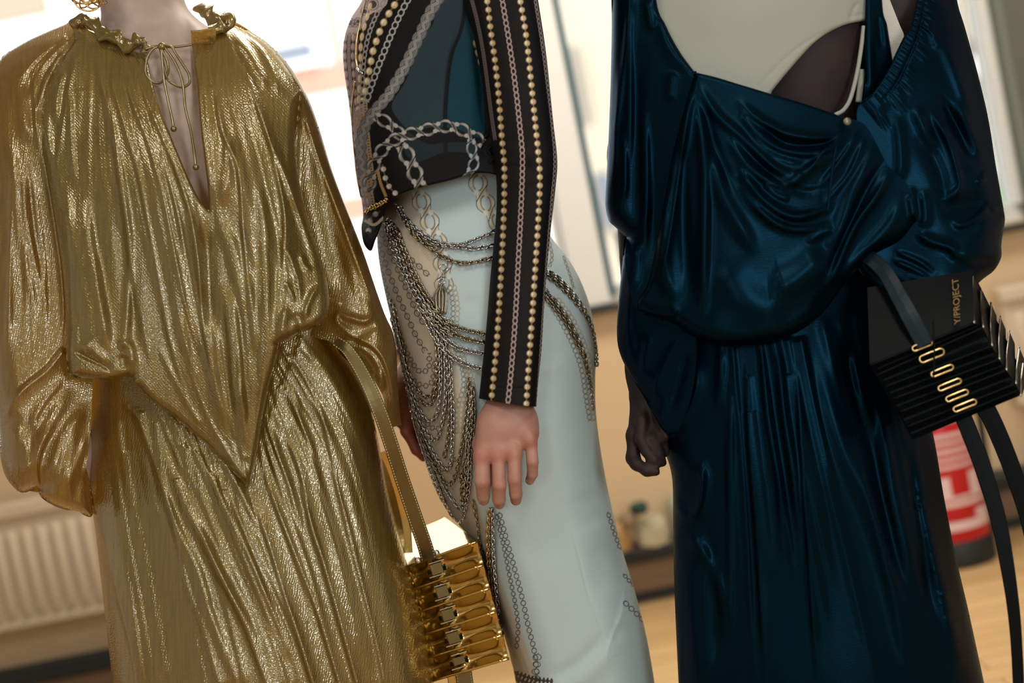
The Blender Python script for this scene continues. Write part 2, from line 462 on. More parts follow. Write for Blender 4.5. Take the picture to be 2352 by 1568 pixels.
def window(name, xa, xb, label):
    b = MB(); b.box((xa + 0.03, WY + 0.1, sillz + 0.05), (xb - 0.03, WY + 0.106, 2.58))
    g = b.build(name, M['glass']); struct(g, label)
    for (l, h, mm) in (((xa, WY + 0.07, sillz), (xb, WY + 0.14, sillz + 0.05), 'frame_white'), ((xa, WY + 0.07, 2.57), (xb, WY + 0.14, 2.62), 'frame_white'),
                       ((xa, WY + 0.05, sillz + 0.05), (xa + 0.016, WY + 0.14, 2.57), 'frame_teal'), ((xb - 0.03, WY + 0.05, sillz + 0.05), (xb, WY + 0.14, 2.57), 'frame_white')):
        box_obj('window_frame', l, h, M[mm], g, 0.004)
    return g
window('window_1', -2.3, pa, 'wide window pane behind the gold gown')
w2 = window('window_2', pb, pc, 'wide window pane behind the dark blue dress')
box_obj('window_seal', (pb - 0.003, WY - 0.036, sillz + 0.02), (pb + 0.014, WY + 0.02, 2.62), M['frame_teal'], w2, 0.002)
xm = ray_at_y(2232, 80, WY)[0]
box_obj('mullion', (xm - 0.013, WY + 0.05, sillz + 0.05), (xm + 0.013, WY + 0.14, 2.57), M['frame_white'], w2, 0.004)

hq = ray_at_y(1430, 568, WY); b0_ = MB(); b0_.box((hq[0] - 0.012, WY + 0.0, hq[2] - 0.06), (hq[0] + 0.014, WY + 0.05, hq[2] + 0.05), 0.006); b0_.box((hq[0] - 0.01, WY - 0.03, hq[2] - 0.01), (hq[0] + 0.012, WY + 0.07, hq[2] + 0.015), 0.004); b0_.build('window_handle', M['frame_teal'], w2)
# houses across the street
FY = 13.0
def far_box(px0, py0, px1, py1, y, m, parent, name, dep=0.4):
    a = ray_at_y(px0, py0, y); c = ray_at_y(px1, py1, y)
    return box_obj(name, (min(a[0], c[0]), y, min(a[2], c[2])), (max(a[0], c[0]), y + dep, max(a[2], c[2])), m, parent)
hs = empty('house', 'white house with salmon bands seen through the left window', 'building', (-3, FY, 0))
xr = ray_at_y(1240, 300, FY)[0]
box_obj('wall', (-14, FY, -3), (xr, FY + 4, 9), M['facade_white'], hs)
za = ray_at_y(745, 152, FY)[2]; zb = ray_at_y(745, 214, FY)[2]
box_obj('band', (-14, FY - 0.06, zb), (xr, FY, za), M['facade_pink'], hs)
zc_ = ray_at_y(815, 452, FY)[2]; zd_ = ray_at_y(815, 505, FY)[2]
box_obj('band', (-14, FY - 0.06, zd_), (xr, FY, zc_), M['facade_pink'], hs)
box_obj('band', (-14, FY - 0.06, ray_at_y(55, 42, FY)[2]), (ray_at_y(112, 20, FY)[0], FY, ray_at_y(55, 42, FY)[2] + 0.5), M['facade_pink'], hs)
b_ = ray_at_y(760, 40, FY)[0]; box_obj('band', (b_ - 0.035, FY - 0.05, za), (b_ + 0.035, FY, za + 1.8), M['facade_pink'], hs)
for (a0, a1, a2, a3) in ((740, 282, 775, 425), (590, 120, 720, 138), (905, 420, 990, 560), (860, 20, 960, 140)):
    wv = far_box(a0, a1, a2, a3, FY - 0.08, M['facade_grey'], hs, 'window', 0.1)
    q0 = ray_at_y(a0, a1, FY); q1 = ray_at_y(a2, a3, FY)
    box_obj('window_sill', (min(q0[0], q1[0]) - 0.04, FY - 0.14, min(q0[2], q1[2]) - 0.06), (max(q0[0], q1[0]) + 0.04, FY - 0.02, min(q0[2], q1[2])), M['facade_white'], hs)
h2 = empty('house', 'beige stone house seen through the right window', 'building', (4, FY, 0))
box_obj('wall', (xr + 0.2, FY + 0.5, -3), (14, FY + 4, 9), M['facade_beige'], h2)
for (a0, a1, a2, a3) in ((1318, 100, 1352, 285), (1370, 400, 1420, 520), (2238, 90, 2262, 125), (2330, 100, 2352, 240)):
    far_box(a0, a1, a2, a3, FY + 0.36, M['facade_grey'], h2, 'window', 0.2)
far_box(2190, 138, 2352, 152, FY + 0.3, M['facade_white'], h2, 'cornice', 0.3)
far_box(2280, 362, 2400, 380, FY + 0.3, M['facade_white'], h2, 'cornice', 0.3)
tag(far_box(2250, 434, 2420, 446, 9.0, M['green'], None, 'window_box', 0.3), 'strip of green planting outside the right window', 'planter')
struct(box_obj('ground', (-20, WY + 0.4, -3.2), (20, 30, -3.0), M['facade_beige']), 'pale street outside')

# unseen frames added round the overhead and rear area lights
def rect_frame(name, c, hx, hy, plane, m, parent):
    b = MB(); t_ = 0.04
    for (dx, dy, wx, wy) in ((0, hy + t_, hx + 2 * t_, t_), (0, -hy - t_, hx + 2 * t_, t_), (hx + t_, 0, t_, hy), (-hx - t_, 0, t_, hy)):
        if plane == 'z': b.frame((c[0] + dx, c[1] + dy, c[2]), (wx, 0, 0), (0, wy, 0), (0, 0, 0.035), 0.004)
        else: b.frame((c[0] + dx, c[1], c[2] + dy), (wx, 0, 0), (0, 0, wy), (0, 0.03, 0), 0.004)
    return b.build(name, m, parent)
for (x, y, hx, hy) in ((0.9, 0.6, 0.25, 0.55), (-1.2, 0.6, 0.25, 0.55), (0.4, 3.5, 1.3, 0.3)): rect_frame('added_light_frame', (x, y, ZC - 0.036), hx, hy, 'z', M['frame_white'], ceil_)
struct(rect_frame('rear_light_frame_r', (2.0, Y0 + 0.03, 1.75), 0.42, 0.77, 'y', M['frame_white'], None), 'added frame round the rear light at the right')
struct(rect_frame('rear_light_frame_l', (-1.2, Y0 + 0.03, 1.75), 0.32, 0.77, 'y', M['frame_white'], None), 'added frame round the rear light at the left')
# ------------------------------------------------------------------ radiators, extinguisher, clutter
def radiator(xa, xb, z0, z1, label):
    yb, yf = WY - 0.03, WY - 0.095
    t = empty('radiator', label, 'radiator', ((xa + xb) / 2, WY - 0.06, z0))
    box_obj('panel', (xa, yf + 0.012, z0), (xb, yb, z1 - 0.03), M['radiator'], t, 0.008)
    box_obj('top_grille', (xa - 0.004, yf - 0.004, z1 - 0.045), (xb + 0.004, yb, z1), M['radiator'], t, 0.006)
    b = MB(); zz = np.array([z0 + 0.035, z0 + 0.05, (z0 + z1) / 2, z1 - 0.095, z1 - 0.08])
    n = int((xb - xa - 0.06) / 0.045)
    b.tube([(0, 0, z) for z in zz], [0.006, 0.015, 0.017, 0.015, 0.006], 8)
    proto = b.build('rib', M['radiator'], t, True); proto.location = (xa + 0.045, yf + 0.012, 0); proto.matrix_parent_inverse = t.matrix_world.inverted()
    for i in range(1, n):
        o = proto.copy(); COL.objects.link(o); o.location = (xa + 0.045 + i * 0.045, yf + 0.012, 0)
    for xx in (xa + 0.12, xb - 0.12):
        box_obj('bracket', (xx - 0.015, yb - 0.01, z0 - 0.02), (xx + 0.015, WY - 0.0005, z0 + 0.06), M['radiator'], t)
    b = MB(); b.tube([(xb - 0.03, WY - 0.05, z0 + 0.01), (xb - 0.03, WY - 0.05, 0.15)], 0.009, 8)
    b.build('pipe', M['radiator'], t, True)
    return t
ra = ray_at_y(-260, 1250, WY)[0]; rb = ray_at_y(640, 1150, WY)[0]
radiator(ra, rb, 0.30, 0.68, 'cream ribbed radiator behind the gold gown')
rc = ray_at_y(2296, 780, WY)[0]
radiator(rc, rc + 0.75, 0.365, 0.73, 'cream radiator beside the fire extinguisher')

# fire extinguisher
ext = P1(2190, 1262, 4.42); ex, ey = ext[0], ext[1]
t = empty('fire_extinguisher', 'red fire extinguisher with white label standing on the floor by the black bag', 'fire extinguisher', (ex, ey, 0))
RE = 0.112
b = MB(); b.lathe([(0, 0.0), (RE + 0.004, 0.0), (RE + 0.006, 0.01), (RE + 0.006, 0.065), (RE, 0.075)], (ex, ey, 0), 32); b.build('foot_ring', M['black_plastic'], t, True)
b = MB(); b.lathe([(RE - 0.004, 0.06), (RE, 0.07), (RE, 0.46), (RE - 0.012, 0.50), (RE - 0.045, 0.535), (0.03, 0.55), (0.026, 0.575), (0, 0.575)], (ex, ey, 0), 32); b.build('cylinder', M['red'], t, True)
# printed label: bands of lettering blocks round the front
def ext_patch(z0, z1, a0, a1, m):
    b = MB(); n = 10; V = []; Fc = []
    for i in range(n + 1):
        a = math.radians(a0 + (a1 - a0) * i / n) - math.pi / 2
        for z in (z0, z1): V.append((ex + (RE + 0.0012) * math.cos(a), ey + (RE + 0.0012) * math.sin(a), z))
    for i in range(n): Fc.append((2 * i, 2 * i + 2, 2 * i + 3, 2 * i + 1))
    b.add(V, Fc); return b.build('label_print', m, t, True)
for (z0, z1, a0, a1) in ((0.415, 0.445, -55, 62), (0.372, 0.384, -55, 40), (0.352, 0.362, -55, 58), (0.328, 0.340, -52, 60), (0.306, 0.316, -55, 62), (0.285, 0.295, -50, 66),
                         (0.205, 0.262, -44, -2), (0.205, 0.268, 28, 52), (0.196, 0.206, -44, 58), (0.176, 0.190, -44, 60), (0.135, 0.160, 30, 66), (0.108, 0.134, -50, 62)):
    ext_patch(z0, z1, a0, a1, M['label_white'])
b = MB(); b.lathe([(0, 0.57), (0.022, 0.575), (0.022, 0.62), (0, 0.62)], (ex, ey, 0), 16); b.build('valve', M['black_plastic'], t, True)
b = MB(); b.box((ex - 0.012, ey - 0.11, 0.615), (ex + 0.012, ey + 0.03, 0.632), 0.004); b.box((ex - 0.01, ey - 0.12, 0.645), (ex + 0.01, ey + 0.02, 0.658), 0.004); b.build('handle', M['black_plastic'], t)
b = MB(); b.tube(cr([(ex + 0.02, ey, 0.6), (ex + 0.13, ey, 0.6), (ex + 0.145, ey, 0.45), (ex + 0.135, ey, 0.2)], 6), 0.011, 8); b.build('hose', M['black_plastic'], t, True)

# floor clutter along the wall
def crate(name, x, y, z0, sx, sy, sz, m, label, cat):
    t = empty(name, label, cat, (x, y, z0))
    box_obj('body', (x - sx, y - sy, z0), (x + sx, y + sy, z0 + sz * 0.78), m, t, 0.012)
    box_obj('lid', (x - sx - 0.006, y - sy - 0.006, z0 + sz * 0.79), (x + sx + 0.006, y + sy + 0.006, z0 + sz), m, t, 0.01)
    b = MB(); b.tube(cr([(x - 0.06, y - sy - 0.004, z0 + sz * 0.55), (x - 0.055, y - sy - 0.028, z0 + sz * 0.5), (x + 0.055, y - sy - 0.028, z0 + sz * 0.5), (x + 0.06, y - sy - 0.004, z0 + sz * 0.55)], 5), 0.006, 6)
    b.build('handle', M['black_plastic'], t, True)
    for sx_ in (-0.6, 0.6): box_obj('latch', (x + sx_ * sx - 0.018, y - sy - 0.012, z0 + sz * 0.68), (x + sx_ * sx + 0.018, y - sy + 0.002, z0 + sz * 0.9), M['frame_dark'], t, 0.003)
    return t
q = P1(110, 1585, 4.05); crate('equipment_case', q[0], 4.1, 0.0, 0.42, 0.16, 0.115, M['black_plastic'], 'low black equipment case on the floor below the left radiator', 'case')
crate('equipment_case', 2.24, WY - 0.2, 0.0, 0.42, 0.12, 0.30, M['black_plastic'], 'black case added in the dark gap under the right radiator', 'case')  # black box fills the dark gap beneath the radiator

# folded cloths and a low box on the casing in the middle gap
M['cloth_pale'] = noise_bump(mat('pale_cloth', srgb(176, 166, 138), 0.9), (40, 40, 40), 0.4, 0.004, 'Object')
M['cloth_sage'] = noise_bump(mat('sage_cloth', srgb(150, 162, 142), 0.9), (40, 40, 40), 0.4, 0.004, 'Object')
M['cloth_tan'] = noise_bump(mat('tan_cloth', srgb(176, 140, 92), 0.9), (40, 40, 40), 0.4, 0.004, 'Object')
M['green_dark'] = noise_bump(mat('dark_green', srgb(40, 66, 56), 0.8), (40, 40, 40), 0.2, 0.002, 'Object')
def cloth_stack(px, py, y, w, h, m, label, seed):
    c = ray_at_y(px, py, y); r = np.random.default_rng(seed); b = MB(); n = 28
    rows = []
    prof = [(0.0, 0.0), (1.0, 0.0), (1.05, 0.12), (1.0, 0.3), (1.04, 0.45), (0.97, 0.62), (0.98, 0.8), (0.85, 0.95), (0.4, 1.02), (0.0, 1.0)]
    V = []
    for k, (s, z) in enumerate(prof):
        for j in range(n):
            a = 2 * math.pi * j / n; e = (abs(math.cos(a)) ** 4 + abs(math.sin(a)) ** 4) ** -0.25
            rr = s * e * (1 + 0.04 * math.sin(3 * a + seed + 4 * z))
            V.append((c[0] + w * rr * math.cos(a), y + 0.05 * rr * math.sin(a), 0.18 + h * z + 0.006 * math.sin(2 * a + seed)))
    Fc = [(i * n + j, i * n + (j + 1) % n, (i + 1) * n + (j + 1) % n, (i + 1) * n + j) for i in range(len(prof) - 1) for j in range(n)]
    b.add(V, Fc); return tag(b.build('folded_cloth', m, None, True), label, 'cloth')
yy = WY - 0.07
cloth_stack(1490, 1185, yy, 0.05, 0.075, M['cloth_pale'], 'pale folded cloth on the casing between the white skirt and the blue dress', 1)
cloth_stack(1405, 1195, yy, 0.045, 0.085, M['cloth_tan'], 'tan folded cloth beside the white skirt', 2)
cloth_stack(1560, 1170, yy, 0.03, 0.12, M['cloth_sage'], 'sage green folded cloth behind the dark blue skirt', 3)
def spool(px, py, m, label, s):
    c = ray_at_y(px, py, WY - 0.11); b = MB()
    b.lathe([(0, -0.02 * s), (0.016 * s, -0.02 * s), (0.016 * s, -0.015 * s), (0.010 * s, -0.012 * s), (0.012 * s, 0), (0.010 * s, 0.012 * s), (0.016 * s, 0.015 * s), (0.016 * s, 0.02 * s), (0, 0.02 * s)], c, 14, (0.3, -1, 0.2))
    return tag(b.build('thread_spool', m, None, True), label, 'spool')
spool(1467, 1167, M['green_dark'], 'dark green thread spool on the pale cloths', 1.3)
spool(1440, 1198, M['brown_wood'], 'brown thread spool on the tan cloth', 1.5)
struct(box_obj('ledge', (-0.2, WY - 0.12, 0.165), (1.6, WY - 0.001, 0.182), M['frame_dark'], bev=0.004), 'dark narrow ledge along the wall')
# ------------------------------------------------------------------ bodies: one blended surface grown from a skeleton
def surface_nets(f, lo, hi, h):
    lo = np.asarray(lo, float); n = np.ceil((np.asarray(hi) - lo) / h).astype(int) + 1
    ax = [lo[i] + h * np.arange(n[i]) for i in range(3)]
    val = np.empty(n)
    for i in range(n[0]):
        Yg, Zg = np.meshgrid(ax[1], ax[2], indexing='ij')
        val[i] = f(np.stack([np.full(Yg.shape, ax[0][i]), Yg, Zg], -1))
    ins = val < 0
    c8 = [ins[a:n[0] - 1 + a, b:n[1] - 1 + b, c:n[2] - 1 + c] for a in (0, 1) for b in (0, 1) for c in (0, 1)]
    s = sum(c.astype(np.int8) for c in c8); mask = (s > 0) & (s < 8)
    ci = np.argwhere(mask); idx = -np.ones(mask.shape, np.int64); idx[mask] = np.arange(len(ci))
    acc = np.zeros((len(ci), 3)); cnt = np.zeros(len(ci))
    for axis in range(3):
        o = [k for k in range(3) if k != axis]
        for p in (0, 1):
            for q in (0, 1):
                a = ci.copy(); a[:, o[0]] += p; a[:, o[1]] += q
                b = a.copy(); b[:, axis] += 1
                va = val[tuple(a.T)]; vb = val[tuple(b.T)]
                m = (va < 0) != (vb < 0); t = np.where(m, va / np.where(m, va - vb, 1), 0)
                pt = a.astype(float); pt[:, axis] += t
                acc += pt * m[:, None]; cnt += m
    V = lo + h * acc / cnt[:, None]
    quads = []
    for axis in range(3):
        o1, o2 = [(1, 2), (2, 0), (0, 1)][axis]
        a = [slice(None)] * 3; b = [slice(None)] * 3; a[axis] = slice(0, -1); b[axis] = slice(1, None)
        sa, sb = ins[tuple(a)], ins[tuple(b)]
        e = np.argwhere(sa != sb)
        e = e[(e[:, o1] > 0) & (e[:, o2] > 0) & (e[:, o1] < n[o1] - 1) & (e[:, o2] < n[o2] - 1)]
        d1 = np.zeros(3, int); d1[o1] = 1; d2 = np.zeros(3, int); d2[o2] = 1
        q = np.stack([idx[tuple((e - d1 - d2).T)], idx[tuple((e - d2).T)], idx[tuple(e.T)], idx[tuple((e - d1).T)]], 1)
        fl = sa[tuple(e.T)]
        q = np.where(fl[:, None], q, q[:, ::-1])
        quads.append(q)
    return V, np.vstack(quads)

def seg_sdf(Pt, a, b, ra, rb, sq=None):
    a = np.asarray(a); b = np.asarray(b); ab = b - a
    t = np.clip(((Pt - a) @ ab) / (ab @ ab + 1e-12), 0, 1)
    v = Pt - a - t[..., None] * ab
    if sq is not None:                      # flattened: squash axis n by factor k (>1 thinner)
        nx, k = sq; nx = np.asarray(nx); dn = v @ nx
        v = v + (k - 1) * dn[..., None] * nx
        return (np.linalg.norm(v, axis=-1) - (ra + t * (rb - ra))) / max(1.0, k * 0.75)
    return np.linalg.norm(v, axis=-1) - (ra + t * (rb - ra))
def smin(a, b, k):
    h = np.maximum(k - np.abs(a - b), 0) / k
    return np.minimum(a, b) - h * h * k * 0.25
def blend_sdf(prims):
    """prims: (a, b, ra, rb, k[, squash])"""
    def f(Pt):
        d = None
        for p in prims:
            s = seg_sdf(Pt, p[0], p[1], p[2], p[3], p[5] if len(p) > 5 else None)
            d = s if d is None else (smin(d, s, p[4]) if p[4] > 0 else np.maximum(d, -s) if p[4] == 0 else d)
        return d
    return f
def bounds(prims, pad=0.02):
    A = np.array([p[0] for p in prims] + [p[1] for p in prims]); r = np.array([p[2] for p in prims] + [p[3] for p in prims])[:, None]
    return (A - r).min(0) - pad, (A + r).max(0) + pad
Z = np.array([0, 0, 1.0])

def head_prims(c, face, s=1.0):
    """head about centre c (m), looking along face"""
    f = np.asarray(face, float); f /= np.linalg.norm(f); sd = np.cross(f, Z); sd /= np.linalg.norm(sd); c = np.asarray(c)
    q = lambda a, b, z: c + s * (a * f + b * sd + z * Z)
    pr = [(q(-0.02, 0, 0.03), q(0.01, 0, 0.035), .088 * s, .085 * s, .03), (q(0.035, 0, -0.06), q(0.06, 0, -0.085), .050 * s, .028 * s, .04),
          (q(0.045, 0.03, -0.02), q(0.045, -0.03, -0.02), .045 * s, .045 * s, .03),
          (q(0.088, 0, 0.012), q(0.112, 0, -0.024), .008 * s, .013 * s, .012),
          (q(0.086, -0.016, -0.052), q(0.086, 0.016, -0.052), .007 * s, .007 * s, .006), (q(0.083, -0.014, -0.063), q(0.083, 0.014, -0.063), .008 * s, .008 * s, .005)]
    for b in (-1, 1):
        pr.append((q(0.082, b * .018, 0.026), q(0.07, b * .05, 0.024), .010 * s, .009 * s, .01))
        pr.append((q(-0.012, b * .086, 0.02), q(-0.004, b * .084, -0.028), .013 * s, .009 * s, .008))
        pr.append((q(0.098, b * .011, -0.022), q(0.094, b * .012, -0.022), .008 * s, .008 * s, .006))
    return pr
def eyes_hair(c, face, parent, hairmat, s=1.0, bun=True):
    f = np.asarray(face, float); f /= np.linalg.norm(f); sd = np.cross(f, Z); sd /= np.linalg.norm(sd); c = np.asarray(c)
    q = lambda a, b, z: c + s * (a * f + b * sd + z * Z)
    for b in (-1, 1):
        m = MB(); e = q(0.072, b * .032, 0.010); pr = [(0, -.0125)] + [(.0125 * math.sin(t), -.0125 * math.cos(t)) for t in np.linspace(.3, 2.84, 8)] + [(0, .0125)]
        m.lathe(pr, e, 14, f); m.build('eye', M['eye_white'], parent, True)
        m = MB(); m.lathe([(0, .0129), (.0055, .0116), (.006, .0105)], e, 14, f); m.build('iris', M['iris'], parent, True)
    pr = [(q(-0.03, 0, 0.045), q(-0.005, 0, 0.055), .094 * s, .090 * s, .03), (q(-0.075, 0, -0.02), q(-0.07, 0, 0.02), .05 * s, .06 * s, .03)]
    if bun: pr.append((q(-0.13, 0, 0.05), q(-0.14, 0, 0.06), .045 * s, .04 * s, .02))
    cut = (q(0.085, 0, -0.03), q(0.10, 0, 0.0), .075 * s, .075 * s, 0)
    V, Q = surface_nets(blend_sdf(pr + [cut]), *bounds(pr), 0.007)
    make_mesh('hair', V, Q, hairmat, parent)

def smooth_mesh(V, Q, it=2):
    e = np.vstack([Q[:, [0, 1]], Q[:, [1, 2]], Q[:, [2, 3]], Q[:, [3, 0]]])
    for _ in range(it):
        A = np.zeros_like(V); n = np.zeros(len(V))
        np.add.at(A, e[:, 0], V[e[:, 1]]); np.add.at(n, e[:, 0], 1); np.add.at(A, e[:, 1], V[e[:, 0]]); np.add.at(n, e[:, 1], 1)
        V = 0.5 * V + 0.5 * A / n[:, None]
    return V

def skin_mat(name, c0, c1, rough=0.5, red=None):
    m = mat(name, c0, rough); noise_bump(m, (260, 260, 260), 0.12, 0.0006, 'Object')
    nt = m.node_tree; b = nt.nodes['Principled BSDF']
    tc = nt.nodes.new('ShaderNodeTexCoord'); nz = nt.nodes.new('ShaderNodeTexNoise'); nz.inputs['Scale'].default_value = 28; nz.inputs['Detail'].default_value = 4
    rp = nt.nodes.new('ShaderNodeValToRGB'); rp.color_ramp.elements[0].color = c0; rp.color_ramp.elements[1].color = c1
    rp.color_ramp.elements[0].position = 0.35; rp.color_ramp.elements[1].position = 0.68
    nt.links.new(tc.outputs['Object'], nz.inputs['Vector']); nt.links.new(nz.outputs[0], rp.inputs[0])
    a = nt.nodes.new('ShaderNodeAttribute'); a.attribute_name = 'Col'
    mx = nt.nodes.new('ShaderNodeMixRGB'); mx.blend_type = 'MULTIPLY'; mx.inputs[0].default_value = 1.0
    nt.links.new(rp.outputs[0], mx.inputs[1]); nt.links.new(a.outputs['Color'], mx.inputs[2]); nt.links.new(mx.outputs[0], b.inputs['Base Color'])
    return m
M['skin_pale'] = skin_mat('fair_skin', srgb(164, 142, 130), srgb(178, 155, 143))
M['skin_pink'] = skin_mat('rosy_skin', srgb(168, 120, 104), srgb(182, 136, 120))
M['skin_dark'] = skin_mat('deep_brown_skin', srgb(34, 25, 25), srgb(44, 32, 31), 0.55)
M['skin_dark'].node_tree.nodes['Principled BSDF'].inputs['Specular IOR Level'].default_value = 0.25
M['eye_white'] = noise_bump(mat('eye_white', srgb(235, 232, 226), 0.2), (60, 60, 60), 0.02, 0.0005, 'Object')
M['iris'] = noise_bump(mat('iris_brown', srgb(60, 40, 28), 0.2), (60, 60, 60), 0.02, 0.0005, 'Object')
M['hair_brown'] = noise_bump(mat('brown_hair', srgb(70, 46, 30), 0.4), (300, 300, 20), 0.6, 0.003, 'Object')
M['hair_black'] = noise_bump(mat('black_hair', srgb(18, 16, 16), 0.4), (300, 300, 20), 0.6, 0.003, 'Object')
M['nail'] = noise_bump(mat('nail', srgb(206, 150, 132), 0.3), (60, 60, 60), 0.02, 0.0005, 'Object')

def build_body(name, coarse, fine_list, m, parent, tints=(), h=0.008):
    """coarse prims for trunk, fine (prims, h) for hands; tints: (point, radius, rgb factor)"""
    Vs, Qs, n = [], [], 0
    for pr, hh, it in [(coarse, h, 2)] + fine_list:
        V, Q = surface_nets(blend_sdf(pr), *bounds(pr), hh); V = smooth_mesh(V, Q, it)
        Vs.append(V); Qs.append(Q + n); n += len(V)
    V = np.vstack(Vs); c = np.ones((len(V), 3))
    for pt, r, k in tints:
        wgt = np.exp(-((np.linalg.norm(V - pt, axis=1)) / r) ** 2)[:, None]; c = c * (1 - wgt) + c * np.asarray(k) * wgt
    return make_mesh(name, V, np.vstack(Qs), m, parent, True, None, c)
# ------------------------------------------------------------------ person in the gold gown
def gold_cloth(name, rot, sx, sy, base=(0.225, 0.170, 0.046, 1), rough=0.40, tr=0.14, wrot=0.2):
    m = mat(name, base, rough, 0.65); nt = m.node_tree; b = nt.nodes['Principled BSDF']; L = nt.links
    tc = nt.nodes.new('ShaderNodeTexCoord'); mp = nt.nodes.new('ShaderNodeMapping'); mp.inputs['Rotation'].default_value = (0, 0, rot); mp.inputs['Scale'].default_value = (sx, sy, 1)
    n1 = nt.nodes.new('ShaderNodeTexNoise'); n1.inputs['Scale'].default_value = 1.0; n1.inputs['Detail'].default_value = 1.0
    n2 = nt.nodes.new('ShaderNodeTexNoise'); n2.inputs['Scale'].default_value = 300.0; n2.inputs['Detail'].default_value = 0.0
    b1 = nt.nodes.new('ShaderNodeBump'); b1.inputs['Strength'].default_value = 0.38; b1.inputs['Distance'].default_value = 0.0010
    b2 = nt.nodes.new('ShaderNodeBump'); b2.inputs['Strength'].default_value = 0.45; b2.inputs['Distance'].default_value = 0.0008
    L.new(tc.outputs['UV'], mp.inputs['Vector']); L.new(mp.outputs[0], n1.inputs['Vector']); L.new(tc.outputs['UV'], n2.inputs['Vector'])
    wv = nt.nodes.new('ShaderNodeTexWave'); wv.inputs['Scale'].default_value = 58.0; wv.inputs['Distortion'].default_value = 5.0; wv.inputs['Detail'].default_value = 0.0; wv.inputs['Detail Scale'].default_value = 0.6
    mp3 = nt.nodes.new('ShaderNodeMapping'); mp3.inputs['Rotation'].default_value = (0, 0, wrot); L.new(tc.outputs['UV'], mp3.inputs['Vector']); L.new(mp3.outputs[0], wv.inputs['Vector'])
    b0 = nt.nodes.new('ShaderNodeBump'); b0.inputs['Strength'].default_value = 0.22; b0.inputs['Distance'].default_value = 0.0006; L.new(wv.outputs['Fac'], b0.inputs['Height']); L.new(b0.outputs[0], b1.inputs['Normal'])
    L.new(n1.outputs[0], b1.inputs['Height']); L.new(n2.outputs[0], b2.inputs['Height']); L.new(b1.outputs[0], b2.inputs['Normal']); L.new(b2.outputs[0], b.inputs['Normal'])
    b.inputs['Coat Weight'].default_value = 0.8; b.inputs['Coat IOR'].default_value = 1.9; b.inputs['Coat Roughness'].default_value = 0.13; b.inputs['Coat Tint'].default_value = (1, 0.93, 0.68, 1)
    L.new(b2.outputs[0], b.inputs['Coat Normal'])
    rp = nt.nodes.new('ShaderNodeValToRGB'); e = rp.color_ramp.elements; e[0].position = 0.32; e[1].position = 0.66
    e[0].color = tuple(0.72 * c for c in base[:3]) + (1,); e[1].color = base
    L.new(n1.outputs[0], rp.inputs[0]); L.new(rp.outputs[0], b.inputs['Base Color'])
    add_translucent(m, (0.98, 0.50, 0.07, 1), tr)
    return m
M['gold_bodice'] = gold_cloth('gold_lame_bodice', 0.35, 160, 16, wrot=-0.75)
M['gold_sleeve'] = gold_cloth('gold_lame_sleeve', 0.1, 150, 14, tr=0.25)
M['gold_skirt'] = gold_cloth('gold_lame_skirt', 0.16, 190, 9)
M['gold_trim'] = gold_cloth('gold_lame_trim', 0.0, 120, 60)
M['gold_metal'] = noise_bump(mat('gold_metal', (0.72, 0.49, 0.18, 1), 0.22, 1.0), (90, 90, 90), 0.05, 0.001, 'Object')

feet = P1(600, 1600, 2.27); gx, gy = feet[0], feet[1]
gold = empty('person', 'person in a draped gold lame gown with one hand in the pocket', 'person', (gx, gy, 0))
px = lambda r, d=2.25: r * d / F
C = P1
def up_from(p, m_): return np.asarray(p) + Z * m_

nk = C(318, -40, 2.30); hc = up_from(nk, 0.15) + np.array([0.0, -0.02, 0])
hipL, hipR = C(420, 1060, 2.30), C(690, 1010, 2.30)
sq = (FW, 1.35)
body = [(C(345, 110, 2.30), nk, .062, .056, .05), (nk, up_from(nk, .09), .055, .055, .03),
        (C(225, 215, 2.34), C(545, 200, 2.35), .05, .05, .08),
        (C(395, 300, 2.285), C(420, 420, 2.28), .145, .13, .08, sq), (C(330, 430, 2.24), C(340, 440, 2.24), .06, .06, .08), (C(540, 420, 2.24), C(540, 425, 2.24), .06, .06, .08),
        (C(430, 500, 2.29), C(480, 780, 2.29), .125, .105, .08, sq), (C(500, 850, 2.30), C(550, 1000, 2.30), .12, .16, .08, sq),
        (C(170, 215, 2.335), C(80, 560, 2.31), .048, .042, .05), (C(80, 560, 2.30), C(130, 960, 2.24), .042, .032, .03), (C(120, 940, 2.27), C(192, 1040, 2.30), .026, .026, .03), (C(192, 1040, 2.30), C(216, 1118, 2.315), .026, .018, .02),
        (C(575, 235, 2.35), C(700, 520, 2.325), .042, .038, .05), (C(700, 520, 2.325), C(770, 840, 2.33), .038, .028, .03), (C(770, 840, 2.33), C(740, 960, 2.31), .028, .034, .02)]
for hp, kx in ((hipL, -0.04), (hipR, 0.04)):
    kn = np.array([hp[0] + kx * .3, hp[1], 0.50]); an = np.array([hp[0] + kx * .3, hp[1] + .03, 0.09])
    body += [(hp, kn, .085, .055, .05), (kn, an, .052, .036, .03), (an + np.array([0, .02, -.05]), an + np.array([0, -.15, -.06]), .034, .026, .03)]
body += head_prims(hc, (-0.15, -1, 0.0))
build_body('body', body, [], M['skin_pale'], gold, h=0.0075)
eyes_hair(hc, (-0.15, -1, 0.0), gold, M['hair_brown'])

